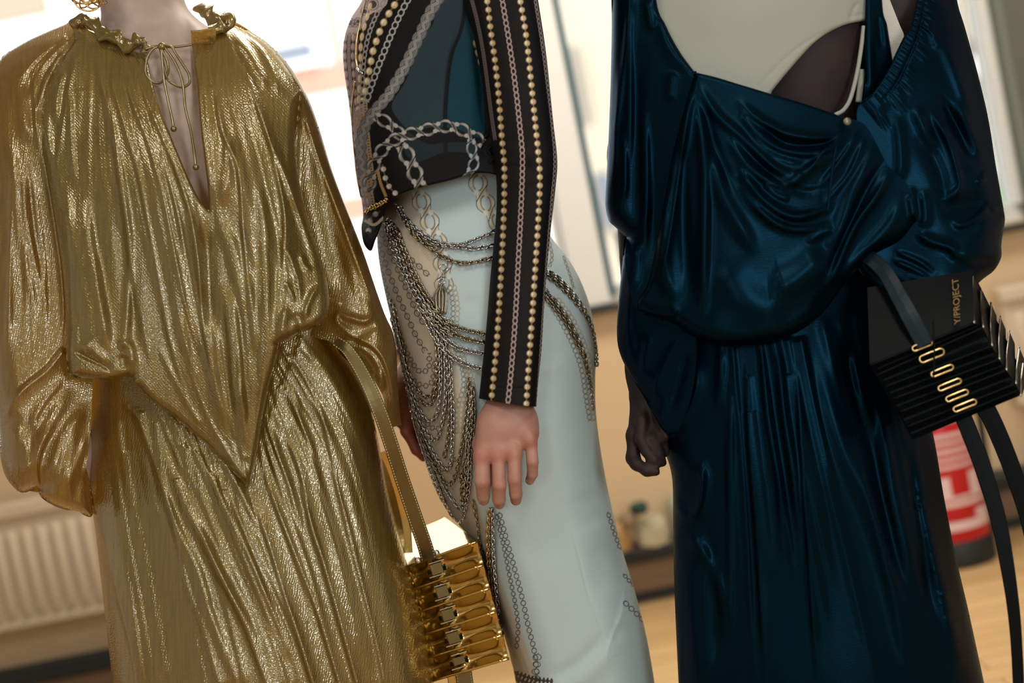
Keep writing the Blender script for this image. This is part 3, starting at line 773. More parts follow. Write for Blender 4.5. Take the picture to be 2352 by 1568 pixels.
# ---- skirt
SK_L = [(208, 860), (206, 960), (204, 1060), (206, 1130), (216, 1200), (228, 1300), (242, 1420), (262, 1600), (285, 1760)]
SK_R = [(770, 785), (815, 850), (850, 930), (875, 1040), (892, 1130), (915, 1220), (945, 1330), (972, 1430), (1003, 1600), (1040, 1760)]
top = [(300, 850), (420, 855), (560, 850), (640, 772), (700, 752)]
sk_out = SK_L[::-1][0:0] + [SK_L[0]] + top + SK_R + [(1040, 1760), (860, 1800), (640, 1810), (430, 1800), (285, 1760)] + SK_L[::-1]
sk_f = []
def rd(pts, w_, a_, k='r', t0=0.28, t1=0.28): return (pts, w_, a_, k, t0, t1)
# gathers fanning out of the left and the right hip seam
sk_f += fan([(225, 872), (235, 1000), (255, 1150), (290, 1350), (330, 1600)], [(560, 1115), (580, 1200), (640, 1330), (700, 1450), (760, 1620)], 22, 8, 4.5, 'r', 0.5, (0.02, 0.12), 3)
sk_f += fan([(330, 900), (370, 980), (430, 1120), (520, 1320), (640, 1600)], [(570, 1110), (585, 1180), (620, 1280), (680, 1440), (740, 1600)], 18, 5, 3.2, 'r', 0.6, (0.0, 0.5), 4)
sk_f += fan([(590, 1010), (600, 1080), (630, 1180), (690, 1350), (760, 1600)], [(690, 765), (760, 850), (830, 980), (880, 1150), (930, 1400)], 22, 6, 3.6, 'r', 0.5, (0.02, 0.5), 5)
sk_f += fan([(600, 980), (610, 1030), (640, 1110), (670, 1200)], [(650, 790), (690, 860), (740, 960), (780, 1050)], 20, 4.5, 3.6, 'r', 0.6, (0.0, 0.5), 6)
# long traced creases (overlaps) and rolls
for pts, w_, a_ in (
    ([(222, 1180), (246, 1262), (272, 1370), (300, 1480), (322, 1600)], 20, 13),
    ([(258, 905), (318, 960), (352, 1054), (388, 1160), (410, 1250), (432, 1350), (470, 1455), (512, 1600)], 30, 16),
    ([(440, 1180), (470, 1240), (512, 1330), (562, 1432), (625, 1600)], 26, 14),
    ([(575, 1125), (596, 1180), (622, 1260), (650, 1350), (690, 1470), (730, 1600)], 24, 13),
    ([(602, 1074), (640, 1170), (690, 1300), (735, 1420), (790, 1600)], 24, 12),
    ([(640, 962), (690, 1080), (716, 1207), (740, 1280), (772, 1390), (830, 1600)], 26, 15),
    ([(690, 830), (735, 930), (765, 1060), (800, 1220), (860, 1450), (890, 1600)], 22, 8)):
    sk_f.append(rd(pts, w_, a_, 's', 0.2, 0.05))
for pts, w_, a_ in (
    ([(245, 1010), (258, 1090), (272, 1200), (300, 1400), (330, 1600)], 26, 12),
    ([(327, 1040), (367, 1125), (403, 1202), (449, 1304), (476, 1390), (520, 1510), (550, 1600)], 12, 13),
    ([(357, 1000), (398, 1090), (434, 1176), (490, 1288), (556, 1410), (610, 1520)], 12, 12),
    ([(420, 985), (459, 1054), (502, 1135), (545, 1220), (592, 1330), (650, 1480)], 11, 10),
    ([(490, 1030), (530, 1085), (565, 1150), (604, 1235)], 9, 9),
    ([(610, 930), (640, 1050), (668, 1130), (700, 1240)], 10, 9),
    ([(655, 850), (690, 960), (720, 1060), (750, 1180)], 10, 8),
    ([(700, 790), (760, 870), (810, 960), (840, 1060)], 18, 8),
    ([(760, 1200), (800, 1350), (850, 1560)], 30, 8)):
    sk_f.append(rd(pts, w_, a_))
gskirt = Panel(sk_out, [(210, 900, 2.235), (400, 900, 2.19), (570, 950, 2.185), (770, 850, 2.21), (230, 1200, 2.22), (420, 1250, 2.16), (640, 1250, 2.155), (860, 1150, 2.21), (260, 1600, 2.20), (450, 1600, 2.14), (720, 1600, 2.14), (980, 1600, 2.20), (280, 1800, 2.18), (640, 1800, 2.12), (1020, 1800, 2.19)],
               2.6, [(SK_L, 70, 0.085), (SK_R, 85, 0.085)], sk_f, amp=0.85)
gskirt.build('skirt', M['gold_skirt'], gold, back=0.085)

# ---- left sleeve (image left)
sl_out = [(186, 40), (150, 55), (100, 76), (50, 100), (0, 135), (-28, 190), (-40, 320), (-42, 500), (-36, 700), (-18, 860), (-4, 960), (2, 1050), (14, 1096), (46, 1130), (78, 1122), (86, 1108), (92, 1138), (118, 1158), (150, 1170), (178, 1172), (192, 1182), (210, 1186), (216, 1160), (205, 1100), (198, 1070), (204, 1040), (208, 980), (212, 900), (215, 840), (230, 700), (230, 400), (220, 150), (200, 60)]
sl_f = [rd([(60, 190), (52, 240), (58, 290), (72, 330)], 15, 10), rd([(122, 150), (100, 210), (90, 260)], 10, 7), rd([(84, 150), (80, 219), (86, 306), (94, 357)], 14, 9, 's'),
        rd([(20, 300), (34, 380), (42, 470), (52, 560), (78, 690), (100, 760)], 13, 12), rd([(60, 320), (58, 420), (66, 520), (90, 650), (105, 720)], 10, 12),
        rd([(92, 340), (110, 420), (126, 520), (140, 620), (146, 720), (140, 790)], 22, 16, 's'), rd([(30, 330), (26, 500), (20, 700), (14, 850)], 26, 14, 's'),
        rd([(0, 150), (40, 115), (100, 96), (150, 82)], 12, 6), rd([(20, 250), (60, 160), (110, 100), (160, 70)], 14, 7), rd([(0, 180), (60, 130)], 12, 5),
        rd([(150, 800), (110, 850), (60, 890), (25, 930), (8, 980)], 26, 26, 's', .05, .2),
        rd([(150, 870), (110, 910), (80, 960), (85, 1000)], 9, 9), rd([(165, 890), (140, 930), (105, 990), (80, 1040), (72, 1100)], 16, 15), rd([(190, 940), (150, 990), (130, 1050), (110, 1110)], 14, 14),
        rd([(86, 1110), (84, 1060), (100, 1010), (130, 970)], 16, 18, 's', 0, .3), rd([(40, 960), (34, 1040), (46, 1110)], 22, 14), rd([(60, 1000), (60, 1060), (70, 1110)], 9, 8),
        rd([(200, 920), (170, 990), (160, 1060), (140, 1120), (120, 1150)], 16, 15), rd([(200, 990), (180, 1060), (160, 1110), (165, 1160)], 10, 12), rd([(208, 1030), (195, 1090), (190, 1150)], 8, 9)]
sl_f += fan([(10, 340), (0, 600), (-10, 850)], [(90, 360), (130, 600), (140, 800)], 8, 7, 4, 'r', 0.6, (0.2, 0.3), 11)
sl_f += fan([(0, 140), (60, 105), (170, 60)], [(90, 330), (110, 200), (175, 75)], 9, 6, 5, 'r', 0.6, (0.4, 0.0), 12)
gsl = Panel(sl_out, [(180, 60, 2.26), (60, 110, 2.26), (0, 200, 2.25), (90, 300, 2.20), (60, 600, 2.20), (200, 500, 2.215), (60, 860, 2.17), (190, 860, 2.19), (60, 1050, 2.15), (150, 1080, 2.145), (205, 1100, 2.175)],
            2.6, [([(186, 40), (150, 55), (100, 76), (50, 100), (0, 135), (-28, 190), (-40, 320), (-42, 500), (-36, 700), (-18, 860), (-4, 960), (2, 1050), (14, 1096), (46, 1130), (78, 1122)], 62, 0.07), ([(78, 1122), (92, 1138), (118, 1158), (150, 1170), (192, 1182), (214, 1180), (205, 1100)], 30, 0.05)], sl_f, amp=0.85)
gsl.build('sleeve', M['gold_sleeve'], gold, back=0.07)

# ---- right sleeve
sr_R = [(530, 52), (580, 74), (622, 104), (664, 150), (692, 196), (714, 240), (735, 300), (762, 390), (800, 490), (835, 580), (862, 660), (884, 722), (902, 762), (911, 810), (913, 880), (917, 930), (921, 972)]
sr_out = sr_R + [(921, 974), (900, 982), (884, 990), (880, 990), (884, 930), (870, 890), (840, 850), (800, 812), (760, 785), (700, 765), (600, 700), (580, 400), (520, 120)]
sr_f = [rd([(700, 262), (722, 330), (752, 420), (790, 520), (828, 620), (862, 706)], 7, 11, 'r', .05, .1), rd([(684, 230), (680, 300), (676, 390), (682, 460)], 9, 12), rd([(690, 200), (686, 240)], 14, 8),
        rd([(720, 300), (742, 430), (770, 560), (796, 660), (800, 720)], 26, -22), rd([(866, 712), (840, 736), (800, 728), (776, 722), (776, 742), (800, 760), (826, 770)], 8, 14),
        rd([(870, 760), (850, 752), (800, 790)], 12, -8), rd([(815, 795), (850, 812), (874, 850), (884, 890)], 9, 12), rd([(760, 760), (820, 775), (872, 810), (900, 880), (908, 960)], 22, 20, 's'),
        rd([(862, 850), (878, 880), (868, 900)], 8, 8), rd([(560, 75), (600, 100), (650, 160)], 10, 6), rd([(900, 740), (896, 840), (904, 960)], 14, 8), rd([(730, 690), (760, 694), (790, 698)], 5, 6)]
gsr = Panel(sr_out, [(530, 70, 2.27), (640, 200, 2.25), (700, 400, 2.235), (760, 640, 2.225), (600, 500, 2.24), (840, 740, 2.20), (800, 780, 2.20), (890, 880, 2.20), (900, 980, 2.215)],
            2.6, [(sr_R, 48, 0.055)], sr_f, amp=0.85)
gsr.build('sleeve', M['gold_sleeve'], gold, back=0.055)

# ---- bodice with its deep V
bo_out = [(172, 92), (172, 92), (186, 56), (205, 70), (236, 84), (270, 104), (300, 116), (336, 118), (336, 118), (345, 170), (362, 230), (392, 310), (425, 390), (456, 455), (480, 487), (480, 487), (478, 440), (470, 370), (460, 290), (452, 210), (444, 140), (440, 98), (440, 98), (490, 96), (500, 60), (528, 52), (575, 76), (620, 108), (660, 160), (690, 205), (692, 250), (680, 330), (690, 430), (716, 530), (742, 610), (756, 680), (752, 728), (724, 752), (692, 762), (664, 780), (640, 790), (632, 830), (618, 880), (606, 940), (596, 1000), (588, 1050), (578, 1100), (572, 1122), (572, 1122), (552, 1104), (520, 1068), (480, 1028), (440, 990), (400, 956), (350, 920), (316, 884), (300, 862), (270, 868), (240, 872), (200, 868), (158, 860), (152, 800), (150, 700), (140, 600), (120, 480), (100, 380), (88, 320), (96, 230), (130, 150)]
bo_f = []
bo_f += fan([(190, 92), (176, 200), (160, 360), (165, 560), (185, 820)], [(330, 122), (372, 260), (430, 420), (470, 560), (520, 820)], 22, 8, 3.0, 'r', 0.6, (0.02, 0.4), 21)
bo_f += fan([(222, 92), (250, 240), (300, 500), (360, 760), (430, 960)], [(334, 122), (380, 290), (450, 470), (490, 700), (560, 1060)], 14, 6, 3.2, 's', 0.5, (0.02, 0.3), 22)
bo_f += fan([(446, 110), (470, 300), (500, 520), (560, 760), (578, 1060)], [(520, 66), (590, 250), (650, 450), (680, 620), (640, 780)], 18, 7, 2.6, 'r', 0.6, (0.02, 0.3), 23)
bo_f += fan([(350, 780), (400, 880), (460, 980), (550, 1090)], [(630, 700), (615, 830), (596, 960), (575, 1100)], 18, 6.5, 3.8, 'r', 0.5, (0.3, 0.0), 24)
for pts, w_, a_, k in (
    ([(190, 92), (165, 170), (150, 250), (138, 330), (126, 400)], 16, 10, 's'),
    ([(216, 90), (226, 160), (246, 240), (264, 340), (286, 470), (302, 600), (330, 760), (360, 880)], 24, 12, 's'),
    ([(252, 102), (264, 200), (290, 300), (320, 400), (350, 560), (376, 700), (402, 820), (440, 940)], 22, 12, 's'),
    ([(272, 118), (302, 220), (342, 330), (376, 450), (402, 580), (432, 720), (480, 880)], 20, 11, 's'),
    ([(293, 120), (332, 210), (372, 310), (412, 410), (442, 510), (456, 600), (470, 760), (500, 900)], 20, 12, 's'),
    ([(163, 190), (162, 300), (168, 380), (178, 440)], 7, 8, 'r'),
    ([(168, 420), (180, 520), (200, 640), (222, 760), (236, 830)], 30, 24, 'p'), ([(215, 560), (226, 660), (240, 740), (246, 820)], 11, 9, 'r'),
    ([(152, 400), (156, 560), (168, 700), (172, 830)], 12, 10, 'r'),
    ([(255, 270), (276, 408), (296, 561), (294, 700), (286, 800), (292, 850)], 10, 12, 'r'), ([(276, 480), (300, 640), (310, 760), (300, 850)], 16, -10, 'r'),
    ([(321, 300), (352, 400), (368, 485), (402, 638), (424, 780), (450, 900)], 17, 15, 'r'), ([(350, 296), (378, 400), (400, 500), (418, 600)], 8, 8, 'r'),
    ([(340, 160), (360, 240), (398, 330), (430, 410), (466, 480)], 7, 8, 'r'),
    ([(428, 470), (442, 540), (456, 620), (462, 700)], 12, 13, 'r'), ([(470, 495), (474, 560), (478, 660), (490, 800)], 16, -16, 'r'),
    ([(480, 700), (486, 800), (500, 900), (530, 1000)], 14, 14, 'r'), ([(520, 640), (540, 800), (548, 900), (560, 1000)], 15, 15, 'p'), ([(546, 860), (556, 940), (570, 1040)], 11, 11, 'r'),
    ([(525, 300), (520, 400), (508, 480)], 14, 11, 'r'), ([(500, 500), (532, 560), (552, 640), (566, 740)], 15, 13, 'r'),
    ([(586, 400), (606, 510), (612, 660), (606, 800)], 14, 13, 'r'), ([(570, 620), (580, 720), (586, 820)], 9, 9, 'r'),
    ([(492, 130), (508, 286), (548, 388), (560, 536), (572, 663), (580, 760)], 20, 12, 's'), ([(558, 150), (600, 255), (636, 388), (656, 500), (650, 620), (640, 720)], 26, 16, 's'),
    ([(530, 90), (574, 190), (612, 300), (655, 400), (694, 510), (738, 622)], 8, 11, 'r'),
    ([(528, 66), (570, 120), (598, 170), (618, 214)], 11, 12, 'r'), ([(548, 62), (600, 110), (630, 170), (640, 230)], 9, 8, 'r'), ([(460, 150), (462, 260), (476, 380), (486, 460)], 9, 8, 'r'),
    ([(668, 440), (700, 560), (720, 640)], 22, -10, 'r'), ([(640, 560), (662, 580), (684, 640), (690, 700)], 7, 10, 'r'), ([(690, 580), (700, 610), (720, 622)], 7, 8, 'r'), ([(648, 640), (668, 670), (676, 700)], 6, 7, 'r'),
    ([(742, 650), (720, 672), (704, 710), (700, 740)], 7, 10, 'r'), ([(660, 700), (650, 740), (650, 780)], 12, 12, 'r'), ([(672, 716), (690, 740), (680, 765)], 10, -9, 'r'),
    ([(160, 800), (200, 820), (240, 840), (262, 862)], 14, -14, 's'), ([(178, 790), (214, 806), (250, 842)], 12, 12, 'r'), ([(270, 800), (284, 790), (300, 800), (302, 850)], 12, 14, 'r'), ([(282, 812), (286, 850)], 10, -10, 'r'),
    ([(120, 170), (104, 230), (106, 310), (122, 400)], 11, 9, 'r'), ([(150, 140), (132, 210), (128, 290)], 9, 9, 'r')):
    bo_f.append(rd(pts, w_, a_, k))
bo = Panel(bo_out, [(190, 80, 2.235), (330, 130, 2.20), (445, 110, 2.20), (520, 60, 2.235), (640, 160, 2.215), (250, 200, 2.175), (540, 190, 2.175), (120, 320, 2.185), (160, 600, 2.155), (340, 460, 2.125), (480, 500, 2.125), (560, 420, 2.125), (690, 400, 2.175), (740, 640, 2.16), (230, 820, 2.125), (400, 760, 2.13), (560, 800, 2.125), (700, 720, 2.125), (480, 1000, 2.145), (572, 1110, 2.145)],
           2.4, [([(530, 52), (575, 76), (620, 108), (660, 160), (690, 205)], 40, 0.035), ([(690, 210), (680, 330), (690, 430), (716, 530), (742, 610), (756, 680), (752, 728), (724, 752)], 22, 0.03), ([(724, 752), (692, 762), (664, 780), (640, 790)], 20, 0.03),
                 ([(172, 92), (130, 150), (96, 230), (88, 320), (100, 380), (120, 480), (140, 600), (150, 700), (152, 800), (158, 860)], 30, 0.03), ([(158, 862), (200, 870), (240, 874), (300, 866)], 22, 0.035),
                 ([(316, 884), (350, 920), (400, 956), (440, 990), (480, 1028), (520, 1068), (552, 1104), (572, 1122), (588, 1050), (606, 940), (632, 830), (640, 790)], 16, 0.02), ([(336, 118), (345, 170), (362, 230), (392, 310), (425, 390), (456, 455), (480, 487)], 7, 0.006), ([(480, 487), (478, 440), (470, 370), (460, 290), (452, 210), (444, 140), (440, 98)], 7, 0.006)], bo_f, amp=0.85)
ob = bo.build('bodice', M['gold_bodice'], gold)

# ---- gathered collar, tab and ties
def ruffle(name, pts, d0, r0, n, parent, seed):
    L = cr(pts, 16); r = np.random.default_rng(seed); m = len(L); t = np.linspace(0, 1, m)
    ph = np.cumsum(r.uniform(0.6, 1.5, m)) * n * 2 * math.pi / m
    dd = np.interp(t, np.linspace(0, 1, len(d0)), d0)
    ns = 14; V = []
    tan = np.gradient(L, axis=0); tan /= np.linalg.norm(tan, axis=1)[:, None]; nrm = np.stack([-tan[:, 1], tan[:, 0]], 1)
    for i in range(m):
        rad = r0 * (1.15 + 0.20 * math.sin(ph[i])) * (0.6 + 0.4 * min(1, 8 * t[i], 8 * (1 - t[i])))
        off = nrm[i] * 0.35 * r0 * math.sin(ph[i] * 0.5 + 1)
        for j in range(ns):
            th = 2 * math.pi * j / ns; k = 1 + 0.16 * math.sin(3 * th + ph[i] * 0.5)
            q = L[i] + off + nrm[i] * rad * k * math.cos(th)
            V.append(P1(q[0], q[1], dd[i] - rad * k * 0.8 * math.sin(th) / 1600))
    Fc = np.array([(i * ns + j, i * ns + (j + 1) % ns, (i + 1) * ns + (j + 1) % ns, (i + 1) * ns + j) for i in range(m - 1) for j in range(ns)])
    uv = np.tile(np.stack([np.arange(ns) / ns * .05, np.zeros(ns)], 1), (m, 1)); uv[:, 1] = np.repeat(t, ns) * .2
    return make_mesh(name, np.array(V), Fc, M['gold_trim'], parent, True, uv)
cl = ruffle('collar_ruffle', [(178, 96), (180, 60), (188, 42), (212, 58), (238, 74), (266, 90), (296, 102), (318, 96), (334, 90)], (2.255, 2.245, 2.23, 2.205, 2.195, 2.19), 13, 8, ob, 3)
ruffle('collar_ruffle', [(330, 92), (333, 108), (334, 122)], (2.19, 2.19), 8, 2, ob, 4)
ruffle('collar_ruffle', [(460, 8), (468, 24), (482, 36), (500, 44), (522, 54), (508, 64), (478, 66)], (2.27, 2.255, 2.24, 2.225, 2.21), 15, 5, ob, 5)
tabp = Panel([(438, 70), (438, 70), (462, 68), (494, 62), (494, 62), (496, 84), (490, 104), (466, 108), (440, 106), (440, 106)], [(465, 85, 2.192), (440, 85, 2.195), (494, 85, 2.20)], 2.0, [([(438, 70), (494, 62)], 7, .006), ([(438, 70), (440, 106)], 6, .005)], [rd([(440, 92), (492, 88)], 5, -5), rd([(450, 75), (470, 80)], 5, 3)])
tabp.build('collar_tab', M['gold_bodice'], ob)
def cord(name, pts, d, r, m, parent, knot=False, n=7):
    L = cr(pts, 8); dd = np.interp(np.linspace(0, 1, len(L)), np.linspace(0, 1, len(d)), d)
    b = MB(); b.tube(P(L[:, 0], L[:, 1], dd), r, n)
    if knot:
        e = P1(L[-1][0], L[-1][1], dd[-1]); k = r * 2.3
        b.lathe([(0, -k)] + [(k * math.sin(a), -k * math.cos(a)) for a in np.linspace(.5, 2.6, 6)] + [(0, k)], e, 10)
    return b.build(name, m, parent, True)
cr_ = 0.0019
cord('neck_tie', [(333, 113), (360, 106), (385, 108), (410, 107), (442, 102)], (2.185, 2.185, 2.185), cr_, M['gold_trim'], ob)
cord('neck_tie', [(372, 106), (352, 112), (338, 135), (334, 165), (348, 186), (368, 190), (384, 172), (386, 148), (376, 122), (370, 108)], (2.178, 2.17, 2.172, 2.165, 2.172), cr_, M['gold_trim'], ob)
cord('neck_tie', [(372, 104), (392, 106), (404, 124), (420, 148), (434, 172), (434, 192), (418, 200), (400, 194), (384, 180), (376, 150), (368, 110)], (2.174, 2.166, 2.168, 2.164, 2.172), cr_, M['gold_trim'], ob)
cord('neck_tie', [(370, 108), (374, 150), (378, 190), (388, 240), (396, 276), (399, 296)], (2.172, 2.158, 2.145, 2.138), cr_, M['gold_trim'], ob, True)
cord('neck_tie', [(378, 108), (400, 140), (414, 170), (421, 200), (426, 250), (438, 300), (446, 350), (450, 384)], (2.170, 2.155, 2.14, 2.128), cr_, M['gold_trim'], ob, True)
b = MB(); kn_ = P1(372, 107, 2.172); b.lathe([(0, -.006)] + [(.006 * math.sin(a), -.006 * math.cos(a)) for a in np.linspace(.4, 2.7, 6)] + [(0, .006)], kn_, 10); b.build('tie_knot', M['gold_trim'], ob, True)

# ---- earring of loose gold wire
ec = P1(205, -12, 2.20)
er = empty('earring', 'tangled gold wire earring hanging beside the gold collar', 'earring', ec)
r_ = np.random.default_rng(5)
for i in range(9):
    a = r_.normal(size=3); a /= np.linalg.norm(a); e1 = np.cross(a, [0.3, 1, 0.2]); e1 /= np.linalg.norm(e1); e2 = np.cross(a, e1); rr = r_.uniform(.016, .026)
    th = np.linspace(0, 2 * math.pi, 28, endpoint=False)
    pts = ec + r_.normal(size=3) * .003 + rr * (np.cos(th)[:, None] * e1 + np.sin(th)[:, None] * e2)
    b = MB(); b.tube(pts, .0013, 6, True); b.build('wire_loop', M['gold_metal'], er, True)
b = MB(); b.tube([ec + np.array([0, 0, .02]), ec + np.array([.012, .0, .06])], .0014, 6); b.build('ear_wire', M['gold_metal'], er, True)
# ------------------------------------------------------------------ person in the chain-print top and white skirt
def lin(*c): return np.array(srgb(*c)[:3])
def near(X, Y, pts, pad):
    L = cr(pts, 5); m = (X > L[:, 0].min() - pad) & (X < L[:, 0].max() + pad) & (Y > L[:, 1].min() - pad) & (Y < L[:, 1].max() + pad)
    if not m.any(): return m, None, None, None
    d, a, sg, tot = line_dist(X[m], Y[m], L)
    return m, d, a, sg
def put(c, m, k, col):
    sub = c[m]; sub = sub * (1 - k[:, None]) + np.asarray(col) * k[:, None]; c[m] = sub
def soft(v, e, wd=0.8): return np.clip((e - v) / wd + 0.5, 0, 1)
def pr_beads(c, X, Y, pts, sp, ra, rb, col, hl, line, endcut=True):
    m, d, a, sg = near(X, Y, pts, rb + 3)
    if d is None: return
    q = (a % sp) - sp / 2; ok = (d <= np.abs(sg) + 0.6)
    put(c, m, soft(d, 1.5) * ok, line)
    r = np.sqrt((q / ra) ** 2 + (sg / rb) ** 2)
    put(c, m, soft(r * rb, rb, 1.2) * ok, np.asarray(col) * 0.62)
    put(c, m, soft(r * rb, rb * 0.78, 1.2) * ok, col)
    r2 = np.sqrt(((q + 0.1 * ra) / (0.6 * ra)) ** 2 + ((sg + 0.18 * rb) / (0.5 * rb)) ** 2)
    put(c, m, soft(r2 * rb, rb, 3.0) * ok * 0.9, hl)
    put(c, m, soft(np.abs(sg - 0.05 * rb), 0.7) * (np.abs(q) < 0.55 * ra) * ok * 0.75, np.asarray(col) * 0.3)
def pr_rings(c, X, Y, pts, sp, ra, rb, col, th=1.6, inner=None, alt=True, bar=False):
    m, d, a, sg = near(X, Y, pts, rb + 3)
    if d is None: return
    ok = (d <= np.abs(sg) + 0.6)
    for ph in ((0, 0.5) if alt else (0,)):
        q = ((a + ph * sp) % sp) - sp / 2
        r = np.sqrt((q / ra) ** 2 + (sg / rb) ** 2) * rb
        if inner is not None: put(c, m, soft(r, rb) * ok, inner)
        put(c, m, soft(np.abs(r - rb + th / 2), th / 2 + 0.3) * ok, col)
        if bar: put(c, m, soft(np.abs(sg), 0.7) * (np.abs(q) < 0.6 * ra) * ok, col)
    if not alt: put(c, m, soft(d, 0.9) * (np.abs(((a) % sp) - sp / 2) > ra) * ok, col)
def pr_braid(c, X, Y, pts, wd, light, dark):
    m, d, a, sg = near(X, Y, pts, wd + 4)
    if d is None: return
    ok = (d <= np.abs(sg) + 0.6)
    best = np.full(sg.shape, -2.0); val = np.zeros(sg.shape); lam = wd * 4.6
    for k in range(3):
        phs = 2 * math.pi * (a / lam + k / 3.0)
        off = np.abs(sg - 0.52 * wd * np.sin(phs)); hw = 0.44 * wd; z = np.cos(2 * phs)
        hit = (off < hw) & (z > best)
        fib = 0.72 + 0.28 * np.sin((sg - 0.52 * wd * np.sin(phs)) / wd * 21 + 1.3 * np.sin(a / wd * 1.7))
        v = np.clip(1.15 - (off / hw) ** 2, 0.05, 1) * fib * (0.78 + 0.22 * z)
        val = np.where(hit, v, val); best = np.where(hit, z, best)
    cov = (best > -1.5).astype(float) * ok
    put(c, m, cov, dark); put(c, m, cov * np.clip(val, 0, 1), light)
def pr_curb(c, X, Y, pts, sp, wd, light, mid, dark, fill=None):
    """twisted flat links: a wavy band pierced by slanting holes, dark seams where link crosses link"""
    m, d, a, sg = near(X, Y, pts, wd + 4)
    if d is None: return
    ok = (d <= np.abs(sg) + 0.6)
    ph = (a / sp) % 1.0 - 0.5
    e = wd * (0.80 + 0.20 * np.cos(2 * math.pi * ph))
    base_ = c[m].copy() if fill is None else np.tile(fill, (int(m.sum()), 1))
    band = soft(np.abs(sg), e, 1.2) * ok
    put(c, m, band, dark)
    put(c, m, soft(np.abs(sg), e - 1.8, 1.2) * ok, mid)
    put(c, m, soft(np.abs(np.abs(sg) - 0.72 * e), 0.13 * wd, 1.5) * ok * (0.55 + 0.45 * np.sign(sg) * np.sin(2 * math.pi * ph + 0.6)), light)
    q = ph * sp + 0.30 * sg
    h = np.sqrt((q / (0.31 * sp)) ** 2 + (sg / (0.46 * wd)) ** 2)
    k = soft(h * 8, 9.4, 1.4) * ok; put(c, m, k, dark)
    k = soft(h * 8, 8.0, 1.2) * ok; sub = c[m]; c[m] = sub * (1 - k[:, None]) + base_ * k[:, None]
    pb = ((a / sp + 0.5) % 1.0 - 0.5) * sp
    put(c, m, soft(np.abs(pb + 0.75 * sg), 1.3) * soft(np.abs(sg), e) * ok, dark)
    dr = np.sqrt(((pb - 0.12 * sp * np.sign(sg)) / (0.13 * sp)) ** 2 + ((np.abs(sg) - 0.42 * wd) / (0.26 * wd)) ** 2)
    put(c, m, soft(dr * 5, 5, 2.0) * ok, light)

M['print_top'] = attr_col(noise_bump(mat('printed_mesh_jersey', (0.02, 0.02, 0.02, 1), 0.7, 0.0, **{'Specular IOR Level': 0.15}), (500, 500, 1), 0.12, 0.0004))
M['print_skirt'] = attr_col(noise_bump(mat('printed_wool_crepe', (0.5, 0.5, 0.5, 1), 0.72), (700, 700, 1), 0.10, 0.0004))
M['silver'] = noise_bump(mat('silver_chain', (0.44, 0.45, 0.46, 1), 0.14, 1.0), (200, 200, 200), 0.05, 0.0005, 'Object')
M['antique'] = noise_bump(mat('antique_gold_chain', (0.33, 0.29, 0.215, 1), 0.16, 1.0), (200, 200, 200), 0.05, 0.0005, 'Object')
M['brass'] = noise_bump(mat('brass_chain', (0.62, 0.44, 0.18, 1), 0.2, 1.0), (200, 200, 200), 0.05, 0.0005, 'Object')

sh = C(1150, -190, 2.24)
fm = C(1280, 1560, 2.33)
mid = empty('person', 'person in profile wearing a black chain-print top and white chain-draped skirt', 'person', (fm[0], fm[1], 0))
nk = C(1075, -300, 2.36); hc = up_from(nk, 0.16) + np.array([-0.03, 0, 0]); face = (-1, -0.1, 0)
hip = C(1160, 780, 2.37)
sqm = (FW, 1.35)
body = [(C(1060, -110, 2.36), C(1010, 120, 2.36), .105, .10, .06, sqm), (C(1010, 120, 2.36), C(1045, 330, 2.36), .095, .085, .06, sqm), (C(1045, 330, 2.36), C(1095, 640, 2.37), .08, .095, .08, sqm),
        (C(1105, 660, 2.37), C(1150, 790, 2.37), .10, .115, .08, sqm), (C(1100, -220, 2.27), C(1100, -220, 2.44), .05, .05, .06), (C(1085, -230, 2.36), nk, .062, .055, .05), (nk, up_from(nk, .10), .054, .054, .03), (C(940, 60, 2.33), C(940, 60, 2.39), .045, .045, .06),
        (sh, C(1205, 370, 2.186), .040, .030, .05), (C(1205, 370, 2.186), C(1170, 900, 2.165), .031, .026, .02),
        (C(1130, -190, 2.44), C(1040, 380, 2.48), .045, .036, .05), (C(1040, 380, 2.48), C(965, 800, 2.43), .034, .026, .03),
        (C(965, 800, 2.43), C(945, 900, 2.40), .025, .030, .02)]
for k_, yy_ in ((-0.06, 0), (0.06, 0.02)):
    hp = np.array([hip[0], hip[1] + k_, hip[2]]); kn = np.array([hip[0] + .0 - .03, hip[1] + k_ * .7, 0.50]); an = np.array([hip[0] + .02, hip[1] + k_ * .7, 0.09])
    body += [(hp, kn, .078, .052, .05), (kn, an, .050, .036, .03), (an + np.array([.02, 0, -.05]), an + np.array([-.15, 0, -.06]), .034, .026, .03)]
body += head_prims(hc, face)
# near hand: palm, four fingers, thumb
hd = 2.140
def fchain(pts, rs, k):
    out = []
    for i in range(len(pts) - 1): out.append((C(*pts[i]), C(*pts[i + 1]), px(rs[i], 2.14), px(rs[i + 1], 2.14), k))
    return out
hand = [(C(1170, 850, 2.168), C(1166, 940, 2.160), px(42), px(46), .02, (FW, 1.4))]
hand += [(C(1168, 962, 2.156), C(1110, 1034, 2.142), px(34), px(19), .018), (C(1168, 962, 2.156), C(1144, 1030, 2.140), px(34), px(18), .018), (C(1168, 962, 2.156), C(1180, 1028, 2.140), px(34), px(18), .018), (C(1180, 962, 2.156), C(1216, 1000, 2.144), px(32), px(16), .018),
         (C(1140, 985, 2.158), C(1190, 975, 2.158), px(38), px(34), .03)]
hand += fchain([(1107, 1044, 2.138), (1108, 1106, 2.128), (1110, 1138, 2.140), (1111, 1148, 2.152)], [18.5, 18, 15.5, 13.5], .002)
hand += fchain([(1144, 1042, 2.134), (1147, 1114, 2.123), (1146, 1146, 2.136), (1147, 1156, 2.150)], [15.8, 15.8, 15, 13.5], .002)
